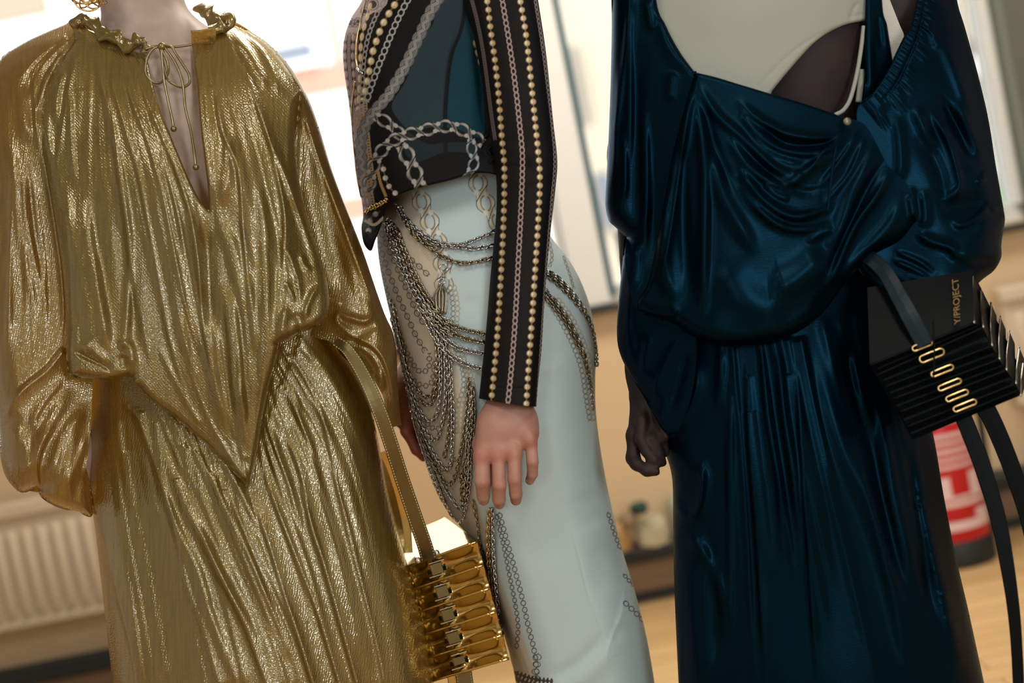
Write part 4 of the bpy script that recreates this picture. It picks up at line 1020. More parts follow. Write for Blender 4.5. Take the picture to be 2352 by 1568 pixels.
hand += fchain([(1181, 1038, 2.134), (1182, 1100, 2.124), (1185, 1134, 2.134), (1185, 1148, 2.146)], [16.2, 16, 15, 13], .002)
hand += fchain([(1219, 1008, 2.140), (1223, 1060, 2.132), (1223, 1088, 2.140), (1217, 1103, 2.150)], [14.2, 14, 12.5, 11], .002)
hand += fchain([(1128, 965, 2.165), (1108, 1020, 2.178), (1112, 1075, 2.184), (1118, 1110, 2.184)], [24, 20, 17, 13], .012)
for kx_, ky_ in ((1106, 1042), (1140, 1036), (1178, 1034), (1215, 1004)): hand.append((C(kx_, ky_, 2.130), C(kx_ + 1, ky_ + 4, 2.130), px(13), px(13), .012))
far = [(C(962, 820, 2.42), C(944, 900, 2.40), .025, .031, .03), (C(944, 900, 2.40), C(936, 950, 2.385), .031, .026, .03), (C(930, 880, 2.39), C(928, 960, 2.375), .014, .010, .01)]
far += fchain([(928, 935, 2.38), (934, 990, 2.37), (956, 1032, 2.375), (972, 1052, 2.385)], [17, 15, 13, 10], .006)
far += fchain([(945, 950, 2.40), (950, 1005, 2.39), (970, 1040, 2.40), (984, 1052, 2.41)], [17, 15, 13, 10], .006)
far += fchain([(958, 950, 2.42), (966, 1005, 2.41), (984, 1036, 2.42), (996, 1046, 2.43)], [16, 14, 12, 10], .006)
far += fchain([(968, 940, 2.43), (980, 990, 2.425), (994, 1016, 2.43), (1004, 1026, 2.44)], [15, 13, 11, 9], .006)
tints = [(C(x, y, 2.125), .014, (1.0, .80, .79)) for x, y in ((1104, 1045), (1138, 1045), (1176, 1040), (1222, 1008))] + [(C(x, y, 2.118), .011, (.98, .82, .81)) for x, y in ((1112, 1108), (1146, 1114), (1181, 1100), (1224, 1062))] + [(C(945, 950, 2.39), .055, (1.0, .52, .42)), (C(950, 1020, 2.39), .04, (1.0, .5, .4))]  # knuckles rosy; far hand reddened in its colour for warm backlight
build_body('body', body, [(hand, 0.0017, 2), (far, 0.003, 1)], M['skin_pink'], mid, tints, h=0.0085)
eyes_hair(hc, face, mid, M['hair_brown'])
for (x, y, d, ax_) in ((1184, 1149, 2.1395, (0.1, -.7, -.7)), (1214, 1105, 2.1455, (-.2, -.7, -.7)), (1147, 1156, 2.1415, (0, -.6, -.8)), (1112, 1150, 2.144, (-.1, -.6, -.8))):
    b = MB(); b.lathe([(0, .0008), (.0034, .0005), (.0048, -.0006), (0, -.0012)], C(x, y, d), 14, ax_); b.build('fingernail', M['nail'], mid, True)

# ---- white skirt
WK_L = [(892, 455), (874, 500), (866, 545), (872, 610), (888, 690), (908, 770), (928, 860), (948, 950), (980, 1045), (1012, 1130), (1046, 1195), (1084, 1240), (1108, 1300), (1136, 1385), (1160, 1465), (1180, 1540), (1195, 1640), (1215, 1800)]
WK_R = [(1245, 500), (1268, 548), (1304, 592), (1336, 650), (1358, 715), (1369, 790), (1367, 880), (1370, 960), (1384, 1060), (1404, 1160), (1430, 1265), (1456, 1350), (1480, 1440), (1494, 1510), (1508, 1600), (1535, 1800)]
wk_out = [(892, 440), (940, 420), (1040, 395), (1150, 400), (1240, 480)] + WK_R + [(1535, 1800), (1370, 1820), (1215, 1800)] + WK_L[::-1]
wk_f = [rd([(1432, 1235), (1437, 1320), (1432, 1400), (1408, 1462), (1396, 1510), (1420, 1532)], 24, 7, 's'), rd([(1384, 1230), (1376, 1300), (1388, 1380)], 26, -8), rd([(1424, 1430), (1410, 1480)], 14, -6),
        rd([(1392, 1440), (1356, 1500), (1300, 1540), (1240, 1556)], 17, -9), rd([(1408, 1470), (1370, 1530), (1300, 1580), (1220, 1590)], 22, 9), rd([(1305, 1190), (1330, 1280), (1352, 1370), (1376, 1430), (1392, 1480)], 3, -2.6),
        rd([(1240, 820), (1310, 800), (1360, 770)], 18, -4), rd([(1230, 850), (1290, 850)], 14, 3), rd([(1060, 690), (1110, 700)], 16, -4), rd([(1078, 430), (1098, 500), (1112, 560)], 2.5, -1.6),
        rd([(1112, 1250), (1140, 1340), (1174, 1440), (1212, 1530), (1225, 1600)], 20, 14, 's'), rd([(1340, 1120), (1372, 1220)], 40, -8), rd([(905, 640), (925, 740), (960, 830), (1000, 900)], 30, -6)]
def skirt_col(X, Y):
    c = np.tile(lin(178, 194, 196), (len(X), 1))
    L = cr([(900, 430), (952, 452), (985, 520), (1008, 570), (1016, 640), (1002, 700), (1040, 800), (1062, 900), (1078, 1000), (1092, 1130), (1130, 1260), (1160, 1360), (1200, 1460), (1235, 1580), (1250, 1800)], 6)
    d, a, sg, tot = line_dist(X, Y, L)
    k = np.clip(sg / 10 + 0.5, 0, 1)[:, None]; k = np.where((sg > 0)[:, None], k, k)
    left = np.clip(-sg / 8 + 0.5, 0, 1) if False else np.clip(sg / 8 + 0.5, 0, 1)
    # sign convention: choose the side that holds x = 880, y = 600
    if line_dist(np.array([880.0]), np.array([600.0]), L)[2][0] < 0: left = 1 - left
    c = c * (1 - left[:, None]) + lin(184, 172, 152) * left[:, None]
    ink, inkl, tan_ = lin(70, 66, 60), lin(128, 122, 110), lin(190, 178, 152)
    # a wash of pale brown on the lower left
    for pts in ([(920, 600), (950, 640), (975, 690)], [(935, 520), (960, 560), (990, 600)]):
        m, dd, aa, ss = near(X, Y, pts, 8)
        if dd is not None: put(c, m, soft(np.abs(ss), 4) * (np.sin(aa * 1.1) > 0.3) * 0.5, lin(168, 140, 104))
    for pts, sp in (([(874, 528), (888, 562), (899, 586), (909, 606), (922, 640), (933, 662), (946, 692), (958, 720), (975, 745)], 22), ([(868, 552), (880, 590), (891, 622), (902, 648), (918, 690), (938, 732), (954, 768), (976, 806)], 22), ([(916, 552), (928, 575), (945, 597), (963, 612), (984, 632)], 22), ([(868, 590), (884, 660), (905, 730), (930, 800), (960, 850), (984, 846), (986, 812)], 16), ([(900, 760), (925, 840), (958, 880), (990, 880), (1000, 830)], 15), ([(930, 900), (960, 950), (1000, 985), (1020, 960), (1030, 890)], 14), ([(990, 1040), (1020, 1080), (1046, 1050)], 13)):
        pr_rings(c, X, Y, pts, sp, sp * 0.36, 6.2, ink, 1.5, None, False, sp > 20)
    for pts in ([(958, 440), (978, 486), (993, 525), (1008, 565), (1018, 610), (1020, 650), (1008, 690), (1000, 720)], [(1092, 396), (1104, 440), (1124, 482), (1146, 512)]):
        pr_curb(c, X, Y, pts, 50, 23, lin(206, 208, 200), lin(184, 172, 142), lin(74, 74, 66))
    # lace of fine links
    for pts, w_ in (([(1038, 650), (1046, 700), (1042, 760)], 10), ([(1046, 780), (1064, 830), (1070, 880), (1056, 930), (1052, 990)], 13), ([(1030, 860), (1042, 930), (1046, 990)], 9), ([(1070, 840), (1082, 880), (1080, 930)], 9),
                    ([(1266, 690), (1296, 738), (1322, 790), (1340, 840), (1350, 900), (1360, 960)], 9), ([(1276, 680), (1310, 726), (1334, 776), (1350, 826), (1358, 890)], 8), ([(1262, 556), (1268, 590), (1262, 612)], 6), ([(1294, 588), (1306, 622), (1318, 662)], 5)):
        for oo in ((0,) if w_ < 7 else (-5, 5)):
            pr_rings(c, X, Y, [(x + oo, y + abs(oo)) for x, y in pts], 12, 6.4, min(w_ * 0.62, 5.5), inkl if oo <= 0 else lin(160, 148, 122), 1.5, None, False)
    for pts, sp, rb in (([(1140, 1180), (1156, 1250), (1170, 1320), (1184, 1390), (1190, 1440), (1186, 1490)], 15, 5), ([(1146, 1176), (1172, 1270), (1196, 1360), (1214, 1440), (1228, 1500), (1234, 1560)], 16, 6), ([(1396, 1176), (1411, 1222), (1426, 1262)], 15, 5), ([(1432, 1318), (1448, 1336), (1466, 1350)], 13, 4.5), ([(1432, 1380), (1455, 1402), (1484, 1430)], 17, 6), ([(1236, 1500), (1232, 1530), (1226, 1570)], 17, 9)):
        pr_rings(c, X, Y, pts, sp, sp * 0.42, rb, ink, 1.4, None, False)
    for pts, w_ in (([(1186, 1546), (1230, 1560), (1290, 1566)], 8), ([(1190, 1560), (1250, 1580), (1320, 1590)], 9)):
        m, dd, aa, ss = near(X, Y, pts, w_ + 2)
        if dd is not None: put(c, m, soft(np.abs(ss), w_ * (0.6 + 0.4 * np.sin(aa * 0.7))) * (X[m] < 1270), lin(60, 50, 46))
    return c
wsk = Panel(wk_out, [(890, 480, 2.26), (1000, 560, 2.215), (1150, 600, 2.20), (1260, 600, 2.215), (880, 640, 2.24), (1050, 800, 2.195), (1200, 800, 2.185), (1350, 800, 2.215), (1000, 1000, 2.215), (1200, 1050, 2.19), (1360, 1100, 2.215), (1120, 1300, 2.215), (1280, 1300, 2.195), (1420, 1300, 2.215), (1200, 1560, 2.215), (1330, 1560, 2.20), (1490, 1560, 2.22), (1240, 1800, 2.22), (1520, 1800, 2.225)],
             1.5, [(WK_L, 105, 0.115), (WK_R, 105, 0.115)], wk_f, amp=0.6)
osk = wsk.build('skirt', M['print_skirt'], mid, back=0.115, colfn=skirt_col)

# ---- sheer printed top
TP_L = [(850, -60), (832, 0), (806, 42), (790, 92), (789, 150), (800, 230), (812, 330), (822, 410), (832, 470), (834, 500)]
tp_out = [(850, -200), (850, -60)] + TP_L[1:] + [(830, 524), (836, 560), (852, 576), (862, 552), (876, 516), (890, 470), (890, 470), (912, 450), (960, 432), (1030, 415), (1092, 398), (1140, 402), (1200, 430), (1200, 430), (1225, 350), (1225, 100), (1210, -200)]
tp_f = [rd([(1064, 40), (1034, 130), (1024, 220), (1022, 300), (1024, 350)], 5, -4), rd([(1090, 60), (1106, 180), (1112, 300), (1130, 400)], 16, -14), rd([(940, 300), (990, 290), (1060, 296), (1110, 316)], 10, 3), rd([(1130, 300), (1110, 318), (1100, 340)], 5, 8), rd([(1140, 330), (1120, 344), (1134, 360)], 4, 9), rd([(1138, 360), (1120, 376)], 5, 8),
        rd([(886, 462), (862, 476), (838, 492)], 8, -14), rd([(880, 500), (858, 530), (846, 570)], 7, 8), rd([(866, 490), (846, 520), (842, 550)], 6, 7), rd([(950, 360), (1000, 355), (1060, 345)], 9, -3), rd([(960, 250), (930, 300), (900, 340)], 14, 4), rd([(1000, 150), (960, 260)], 18, -4)]
def top_col(X, Y):
    c = np.tile(lin(10, 11, 13), (len(X), 1))
    # sheer side panel
    pan = cr([(1012, -200), (1000, 30), (975, 80), (950, 140), (930, 190), (900, 240), (915, 275), (945, 300), (990, 292), (1050, 296), (1100, 316), (1112, 300), (1108, 200), (1096, 80), (1080, 10), (1080, -200)], 5, True)
    ins = inside_poly(X, Y, pan)
    rl = cr([(1070, -200), (1066, 30), (1036, 130), (1025, 220), (1022, 290), (1024, 356)], 6); d, a, sg, tt = line_dist(X, Y, rl)
    rs = sg if line_dist(np.array([1080.0]), np.array([200.0]), rl)[2][0] > 0 else -sg
    c[ins] = lin(34, 50, 57); c[ins & (rs > 0)] = lin(8, 50, 62)
    pan2 = cr([(930, 300), (980, 330), (1030, 326), (1090, 330), (1090, 350), (1020, 350), (960, 372), (930, 350)], 5, True); c[inside_poly(X, Y, pan2)] = lin(24, 33, 38)
    k = soft(d, 4.5, 2.5) * (Y < 358); c = c * (1 - k[:, None]) + lin(10, 14, 17) * k[:, None]
    # mauve left edge with dense columns
    el = cr([(832, -60), (815, 40), (806, 110), (808, 200), (822, 330), (842, 450)], 6); d2 = line_dist(X, Y, el)[0]
    lft = (X < 835 + np.clip((60 - Y) * 0.6, -12, 60)) & (Y < 480)
    tone, tanb, grey = lin(176, 152, 146), lin(206, 180, 142), lin(150, 142, 138)
    med = inside_poly(X, Y, cr([(860, -60), (826, 0), (800, 50), (792, 76), (812, 80), (834, 60), (850, 34), (874, 22), (890, 4), (900, -60)], 5, True)); c[med] = lin(178, 160, 160)
    for (x, y, r) in ((804, 52, 6), (815, 54, 4), (822, 49, 4), (856, 10, 9), (838, 26, 5)):
        dd = np.hypot(X - x, Y - y); kk = soft(dd, r); c = c * (1 - kk[:, None]) + lin(60, 50, 54) * kk[:, None]
        kk = soft(np.abs(dd - r - 4), 1.2); c = c * (1 - kk[:, None]) + lin(112, 98, 100) * kk[:, None]
    for off, kind in ((-18, 'b'), (-9, 'r'), (0, 'b'), (8, 'r')):
        pts = [(812 + off, 76), (810 + off, 130), (816 + off * .9, 220), (825 + off * .75, 320), (838 + off * .6, 420), (848 + off * .5, 480)]
        if kind == 'b': pr_beads(c, X, Y, pts, 21, 9, 4.2, tone, lin(214, 196, 186), lin(110, 92, 84))
        else: pr_rings(c, X, Y, pts, 14, 8, 3.4, lin(146, 128, 122), 1.4)
    for pts in ([(828, 240), (836, 330), (850, 430), (858, 480)], [(838, 230), (846, 330), (858, 430)], [(818, 250), (828, 340), (842, 450)]):
        pr_rings(c, X, Y, pts, 13, 8, 5, lin(150, 126, 98), 1.8)
    pr_beads(c, X, Y, [(858, -20), (846, 28), (838, 56), (831, 84), (828, 112), (827, 150), (825, 200), (822, 250)], 24, 10, 5, tanb, lin(226, 206, 176), lin(120, 92, 66))
    pr_rings(c, X, Y, [(890, -10), (866, 32), (850, 70), (840, 110), (835, 150), (832, 200), (830, 260)], 14, 8.6, 5.2, grey, 2.0, None, False)
    pr_beads(c, X, Y, [(922, -20), (909, 6), (895, 28), (882, 50), (872, 72), (864, 95), (857, 116), (852, 140), (848, 162), (844, 182), (839, 204), (833, 228)], 23.5, 9, 8, lin(196, 172, 126), lin(232, 222, 196), lin(112, 84, 50))
    pr_rings(c, X, Y, [(948, -20), (930, 12), (912, 48), (896, 85), (882, 120), (870, 150), (860, 178), (850, 205), (842, 232)], 16, 9.8, 7.5, lin(150, 150, 146), 2.6, None, False)
    pr_braid(c, X, Y, [(1016, -20), (1003, 4), (985, 34), (968, 72), (950, 110), (934, 145), (914, 182), (892, 218), (868, 246), (850, 268), (836, 296), (828, 340), (836, 400)], 15, lin(150, 148, 144), lin(34, 34, 38))
    lg, mg, dg = lin(156, 154, 148), lin(98, 95, 90), lin(20, 20, 24)
    pr_curb(c, X, Y, [(862, 268), (880, 276), (900, 290), (922, 312)], 44, 17, lg, mg, dg)
    pr_curb(c, X, Y, [(846, 440), (852, 405), (862, 372), (880, 342), (905, 322), (934, 310), (966, 302), (1000, 293), (1034, 290), (1062, 298), (1086, 312), (1108, 328)], 40, 18, lg, mg, dg)
    pr_curb(c, X, Y, [(922, 336), (938, 362), (952, 395), (966, 430), (975, 455)], 46, 22, lg, mg, dg)
    pr_curb(c, X, Y, [(1082, 322), (1084, 345), (1090, 368), (1080, 396), (1072, 412)], 38, 15, lin(140, 154, 158), lin(92, 100, 106), dg)
    pr_beads(c, X, Y, [(878, 378), (882, 395), (886, 412), (895, 430), (912, 448)], 21, 6.5, 6.5, lin(170, 160, 146), lin(206, 200, 190), lin(90, 80, 66))
    pr_beads(c, X, Y, [(872, 486), (852, 500), (846, 530)], 22, 7, 7, lin(120, 112, 104), lin(160, 152, 140), lin(60, 54, 48))
    pr_rings(c, X, Y, [(868, 392), (874, 420), (886, 450)], 12, 7, 3, lin(160, 126, 76), 1.3); pr_rings(c, X, Y, [(838, 506), (860, 516), (880, 500)], 12, 7, 3, lin(150, 136, 112), 1.3)
    pr_beads(c, X, Y, [(1088, 90), (1096, 125), (1104, 150)], 22, 9, 4, lin(150, 130, 90), lin(200, 190, 150), lin(60, 50, 36))
    return c
top_ = Panel(tp_out, [(840, 0, 2.25), (960, 0, 2.22), (1100, 0, 2.215), (820, 250, 2.245), (950, 200, 2.215), (1100, 250, 2.215), (840, 450, 2.235), (960, 420, 2.185), (1100, 390, 2.185), (1200, 400, 2.20), (850, 560, 2.235), (1000, -200, 2.23), (1200, -200, 2.23)],
             1.5, [(TP_L, 100, 0.10), ([(1210, -200), (1225, 100), (1225, 350), (1200, 430)], 60, 0.10), ([(834, 500), (830, 524), (836, 560), (852, 576), (862, 552), (876, 516)], 20, 0.03), ([(890, 470), (912, 450), (960, 432), (1030, 415), (1092, 398), (1140, 402)], 6, 0.008)], tp_f)
otp = top_.build('printed_top', M['print_top'], mid, back=0.10, colfn=top_col)
# zip with pull, and the gold cord round the knot
def on_panel(pan, pts, off, n=10):
    L = cr(pts, n); return P(L[:, 0], L[:, 1], pan.depth(L[:, 0], L[:, 1]) - off)
for pts in ([(845, -20), (838, 10), (828, 50), (820, 92), (818, 130), (821, 154)], [(816, 186), (811, 222), (808, 262), (811, 320), (819, 400), (829, 452)]):
    b = MB(); q = on_panel(top_, pts, .0025, 14); b.tube(q, .0013, 6); b.build('zip', M['brass'], otp, True)
b = MB(); a_, e_ = top_.depth(np.array([820.0, 833.0]), np.array([156.0, 170.0])) - .008; b.tube([P1(820, 156, a_), P1(833, 170, e_)], .0018, 6); b.build('zip_pull', M['silver'], otp, True)

# ---- chain maker
def chain(name, pts, pan, off, pitch, wid, wire, m, parent, dfun=None, alt=0.9, fig=False, seg=10):
    L = cr(pts, 14); d = np.linalg.norm(np.diff(L, axis=0), axis=1); s = np.concatenate([[0], np.cumsum(d)])
    n = max(3, int(s[-1] / pitch)); si = (np.arange(n) + 0.5) * s[-1] / n
    x = np.interp(si, s, L[:, 0]); y = np.interp(si, s, L[:, 1])
    dep = (pan.depth(x, y) - off) if dfun is None else np.interp(si / s[-1], np.linspace(0, 1, len(dfun)), dfun)
    c = P(x, y, dep); t = np.gradient(c, axis=0); t /= np.linalg.norm(t, axis=1)[:, None]
    nr = np.tile(-FW, (n, 1)); b0 = np.cross(t, nr); b0 /= np.linalg.norm(b0, axis=1)[:, None]; nr = np.cross(b0, t)
    ang = np.where(np.arange(n) % 2 == 0, alt, -alt) + np.random.default_rng(len(pts) * 7 + n).uniform(-.25, .25, n)
    bb = np.cos(ang)[:, None] * b0 + np.sin(ang)[:, None] * nr; nn = np.cross(t, bb)
    ln = np.full(n, pitch * 0.78)
    if fig: ln = np.where(np.arange(n) % 4 == 0, pitch * 1.25, pitch * 0.7)
    k = 2.21 / F; A = np.linspace(0, 2 * math.pi, seg, endpoint=False); B = np.linspace(0, 2 * math.pi, 5, endpoint=False)
    ca, sa = np.cos(A), np.sin(A)
    V = np.empty((n, seg, 5, 3))
    for i in range(seg):
        ctr = c + (t * (ln * ca[i])[:, None] + bb * (wid * sa[i])) * k
        rad = t * ca[i] + bb * sa[i]
        for j in range(5): V[:, i, j] = ctr + wire * k * (rad * math.cos(B[j]) + nn * math.sin(B[j]))
    i, j = np.meshgrid(np.arange(seg), np.arange(5), indexing='ij'); i2 = (i + 1) % seg; j2 = (j + 1) % 5
    f = np.stack([i * 5 + j, i2 * 5 + j, i2 * 5 + j2, i * 5 + j2], -1).reshape(-1, 4)
    Q = (f[None] + (np.arange(n) * seg * 5)[:, None, None]).reshape(-1, 4)
    return make_mesh(name, V.reshape(-1, 3), Q, m, parent)
def sk_chain(pts, m='antique', pitch=8.5, wid=4.6, wire=1.6, off=.004, **k): return chain('chain', pts, wsk, off + .001, pitch * 1.16, wid * 1.16, wire * 1.18, M[m], osk, **k)
# upper festoons that run from the waist to under the sleeve
sk_chain([(907, 462), (918, 482), (944, 514), (965, 532), (987, 547), (1012, 558), (1042, 562), (1066, 560), (1090, 551), (1116, 540), (1142, 528)], 'silver', 9, 4.8, 1.7, .006)
sk_chain([(922, 492), (948, 524), (975, 546), (1005, 560), (1032, 565), (1062, 568), (1085, 571), (1116, 567), (1142, 560)], 'silver', 10, 4.8, 1.6, .004, fig=True)
sk_chain([(920, 490), (942, 522), (962, 548), (988, 570), (1010, 586), (1032, 596), (1060, 604), (1088, 602), (1116, 596), (1142, 590)], 'antique', 10, 4.8, 1.7, .005, fig=True)
sk_chain([(925, 500), (940, 525), (956, 545), (978, 560), (1004, 572)], 'antique', 9, 4.8, 1.6, .009)
# thick diagonal bundle of curb chains
for i in range(4):
    o_ = (i - 1.5) * 6.5
    sk_chain([(890 + o_ * .3, 508), (902 + o_, 534 - o_ * .4), (916 + o_, 572 - o_ * .4), (934 + o_, 616 - o_ * .4), (954 + o_, 656 - o_ * .4), (976 + o_, 692 - o_ * .5), (1000 + o_ * .8, 724 - o_ * .8)], 'silver' if i < 2 else 'antique', 8.5, 5.2, 1.9, .005 + .003 * (i % 2), alt=0.6)
for pts, m in (([(976, 690), (1004, 718), (1030, 742), (1062, 755), (1090, 762), (1120, 768)], 'antique'), ([(972, 698), (1000, 730), (1030, 758), (1060, 774), (1090, 782), (1120, 788)], 'antique'), ([(968, 702), (992, 738), (1014, 768), (1044, 794), (1080, 806), (1116, 812)], 'silver'), ([(962, 706), (982, 742), (1000, 778), (1030, 812), (1058, 830), (1086, 842), (1110, 846)], 'silver'), ([(970, 690), (990, 712), (1010, 728), (1036, 738)], 'silver'), ([(958, 690), (984, 730), (1012, 752), (1040, 770)], 'antique')):
    sk_chain(pts, m, 9, 5.0, 1.8, .007, alt=0.7)
# swags hanging from the knot of chains down the front of the skirt
swags = [([(905, 700), (920, 780), (944, 868), (966, 902), (985, 911), (998, 890), (1004, 830), (1000, 766)], 'antique'),
         ([(905, 712), (922, 800), (944, 890), (966, 944), (985, 966), (1004, 948), (1012, 870), (1010, 778)], 'silver'),
         ([(908, 740), (926, 840), (946, 910), (964, 962), (986, 1000), (1000, 1010), (1012, 986), (1024, 900), (1022, 788)], 'silver'),
         ([(912, 770), (930, 860), (950, 935), (976, 1002), (1008, 1058), (1026, 1078), (1036, 1056), (1040, 960), (1034, 830)], 'silver'),
         ([(918, 800), (936, 890), (956, 960), (985, 1036), (1012, 1092), (1030, 1112), (1044, 1096), (1060, 1030), (1072, 950), (1078, 870)], 'antique'),
         ([(925, 840), (944, 930), (968, 1010), (998, 1070), (1022, 1118), (1046, 1156), (1060, 1166), (1070, 1120), (1074, 1000), (1086, 900)], 'silver'),
         ([(932, 870), (952, 970), (976, 1046), (1000, 1112), (1022, 1156), (1042, 1188), (1056, 1200), (1066, 1182), (1076, 1120), (1080, 1060)], 'silver'),
         ([(898, 690), (914, 768), (932, 850), (948, 925), (962, 985), (986, 1050), (1008, 1108), (1024, 1150)], 'antique'),
         ([(900, 730), (918, 806), (937, 880), (952, 950), (966, 1004)], 'silver'),
         ([(1000, 760), (1006, 840), (1000, 900), (986, 930), (960, 916)], 'antique'),
         ([(1016, 770), (1030, 840), (1034, 920), (1030, 1000), (1020, 1050)], 'antique'),
         ([(1076, 880), (1084, 940), (1076, 1010), (1068, 1070), (1064, 1110), (1060, 1150)], 'antique'), ([(1086, 890), (1088, 960), (1082, 1030), (1072, 1100)], 'antique')]
for pts, m in swags: sk_chain(pts, m, 8.0, 4.2, 1.7, .005, alt=0.8)
sk_chain([(1068, 1060), (1058, 1100), (1066, 1110), (1060, 1130)], 'antique', 8, 5.5, 2, .008); sk_chain([(1062, 1090), (1070, 1115), (1064, 1150)], 'antique', 8, 5, 2, .011)
# bundle running down below the hand, and chains over the hip
for o_, m in ((-6, 'brass'), (0, 'antique'), (6, 'silver')):
    sk_chain([(1128 + o_ * .6, 1168), (1126 + o_, 1230), (1129 + o_, 1300), (1136 + o_ * .9, 1370), (1146 + o_ * .7, 1440), (1156 + o_ * .3, 1496)], m, 8.5, 4.6, 1.8, .006 + abs(o_) * .0003)
sk_chain([(1086, 1150), (1096, 1200), (1104, 1260), (1116, 1320), (1130, 1390)], 'antique', 9, 4, 1.5, .005)
for o_, m in ((-7, 'antique'), (0, 'silver'), (6, 'silver')):
    sk_chain([(1246, 622 - o_ * .6), (1272, 636 - o_), (1298, 660 - o_), (1324, 690 - o_ * .9), (1347, 722 - o_ * .6), (1361, 760), (1368, 800), (1371, 840)], m, 8.5, 4.6, 1.8, .005)
for o_, m in ((-9, 'antique'), (0, 'antique'), (8, 'silver')):
    sk_chain([(1240, 660 - o_), (1268, 690 - o_), (1298, 730 - o_), (1324, 776 - o_), (1344, 826 - o_ * .6), (1356, 880), (1363, 940)], m, 10, 4.2, 1.3, .004)
chain('chain', [(890, 456), (872, 466), (854, 474), (838, 486)], top_, .008, 6, 3.8, 1.5, M['brass'], otp)
chain('chain', [(888, 462), (868, 474), (850, 482), (838, 492)], top_, .008, 6, 3.8, 1.5, M['brass'], otp)
# rings and tassel
def ring(x, y, d, r, wire, m, parent, tilt=0.2):
    th = np.linspace(0, 2 * math.pi, 20, endpoint=False); k = 2.21 / F
    pts = P1(x, y, d) + r * k * (np.cos(th)[:, None] * RT + np.sin(th)[:, None] * (UP * math.cos(tilt) + FW * math.sin(tilt)))
    b = MB(); b.tube(pts, wire * k, 6, True); return b.build('ring', m, parent, True)
for (x, y, r) in ((1019, 616, 9), (1014, 646, 7), (919, 480, 7), (893, 505, 5), (897, 522, 7)): ring(x, y, float(wsk.depth(np.array([float(x)]), np.array([float(y)]))[0]) - .008, r, 1.5, M['silver'], osk)
chain('chain', [(1018, 624), (1016, 634), (1015, 642)], wsk, .007, 5, 3, 1.2, M['silver'], osk)
r_ = np.random.default_rng(9)
for i in range(13):
    x0_ = 1014 + r_.uniform(-4, 4); x1_ = 1012 + (i - 6) * 2.0; pts = [(x0_, 652), (x1_ + (i - 6) * .5, 676), (x1_, 716 + r_.uniform(-6, 6))]
    b = MB(); b.tube(on_panel(wsk, pts, .006 + .003 * (i % 3), 8), .0010, 5); b.build('tassel_strand', M['antique'], osk, True)

# ---- near sleeve with pearl and chain print
SV_L = [(1040, -200), (1062, 0), (1088, 82), (1108, 190), (1124, 300), (1139, 400), (1140, 480), (1134, 560), (1126, 640), (1118, 740), (1108, 840), (1100, 915)]
SV_R = [(1205, -200), (1236, 0), (1254, 120), (1270, 272), (1280, 368), (1275, 440), (1266, 520), (1258, 600), (1250, 700), (1244, 800), (1236, 880), (1232, 934)]
sv_out = [SV_L[0], SV_L[0], (1120, -230), SV_R[0], SV_R[0]] + SV_R[1:] + [SV_R[-1], (1190, 930), (1140, 922), SV_L[-1], SV_L[-1]] + SV_L[-2:0:-1]
sv_f = [rd([(1140, 390), (1180, 384), (1230, 388)], 10, -4), rd([(1150, 340), (1200, 350), (1260, 380)], 12, 3), rd([(1150, 420), (1210, 416), (1270, 400)], 12, 3), rd([(1104, 886), (1170, 892), (1236, 888)], 2.5, -2.0), rd([(1120, 780), (1170, 790), (1230, 780)], 16, 2), rd([(1150, 150), (1180, 240), (1200, 340)], 30, 4)]
def sleeve_col(X, Y):
    c = np.tile(lin(24, 21, 22), (len(X), 1))
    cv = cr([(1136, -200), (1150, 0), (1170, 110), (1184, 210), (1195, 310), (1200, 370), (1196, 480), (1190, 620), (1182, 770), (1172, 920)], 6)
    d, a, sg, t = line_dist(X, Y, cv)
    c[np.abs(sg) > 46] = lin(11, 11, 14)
    pl, hl, ln_ = lin(184, 156, 112), lin(230, 220, 198), lin(132, 98, 56)
    pr_beads(c, X, Y, [(1096, -120), (1117, -10), (1127, 70), (1138, 150), (1146, 230), (1152, 310), (1158, 380), (1158, 450), (1155, 540), (1150, 640), (1144, 740), (1136, 840), (1127, 930)], 19.3, 7.2, 7.2, pl, hl, ln_)
    pr_beads(c, X, Y, [(1176, -120), (1193, -10), (1208, 80), (1218, 170), (1227, 260), (1236, 350), (1240, 410), (1237, 490), (1231, 590), (1224, 700), (1217, 800), (1212, 870), (1208, 945)], 19.3, 7.2, 7.2, pl, hl, ln_)
    pr_rings(c, X, Y, [(1136, -120), (1152, -10), (1170, 100), (1184, 200), (1195, 300), (1200, 365), (1197, 470), (1190, 610), (1183, 740), (1174, 850), (1166, 930)], 14, 8.6, 6, lin(156, 138, 132), 2.4, None, False)
    pr_rings(c, X, Y, [(1214, -120), (1228, -10), (1244, 90), (1256, 180), (1268, 280), (1275, 370), (1268, 460), (1259, 570), (1250, 700), (1240, 850), (1234, 940)], 11, 6.6, 3.6, lin(136, 126, 122), 1.6, None, False)
    pr_rings(c, X, Y, [(1078, -20), (1094, 40), (1108, 110), (1118, 180), (1128, 260), (1137, 320)], 12, 6.5, 4, lin(100, 90, 92), 1.4)
    return c
sv = Panel(sv_out, [(1120, -150, 2.18), (1150, 0, 2.155), (1180, 200, 2.145), (1200, 380, 2.135), (1190, 600, 2.125), (1170, 800, 2.115), (1165, 920, 2.108)],
           1.25, [(SV_L, 68, 0.045), (SV_R, 68, 0.045)], sv_f)
sv.build('sleeve', M['print_top'], mid, back=0.045, colfn=sleeve_col)
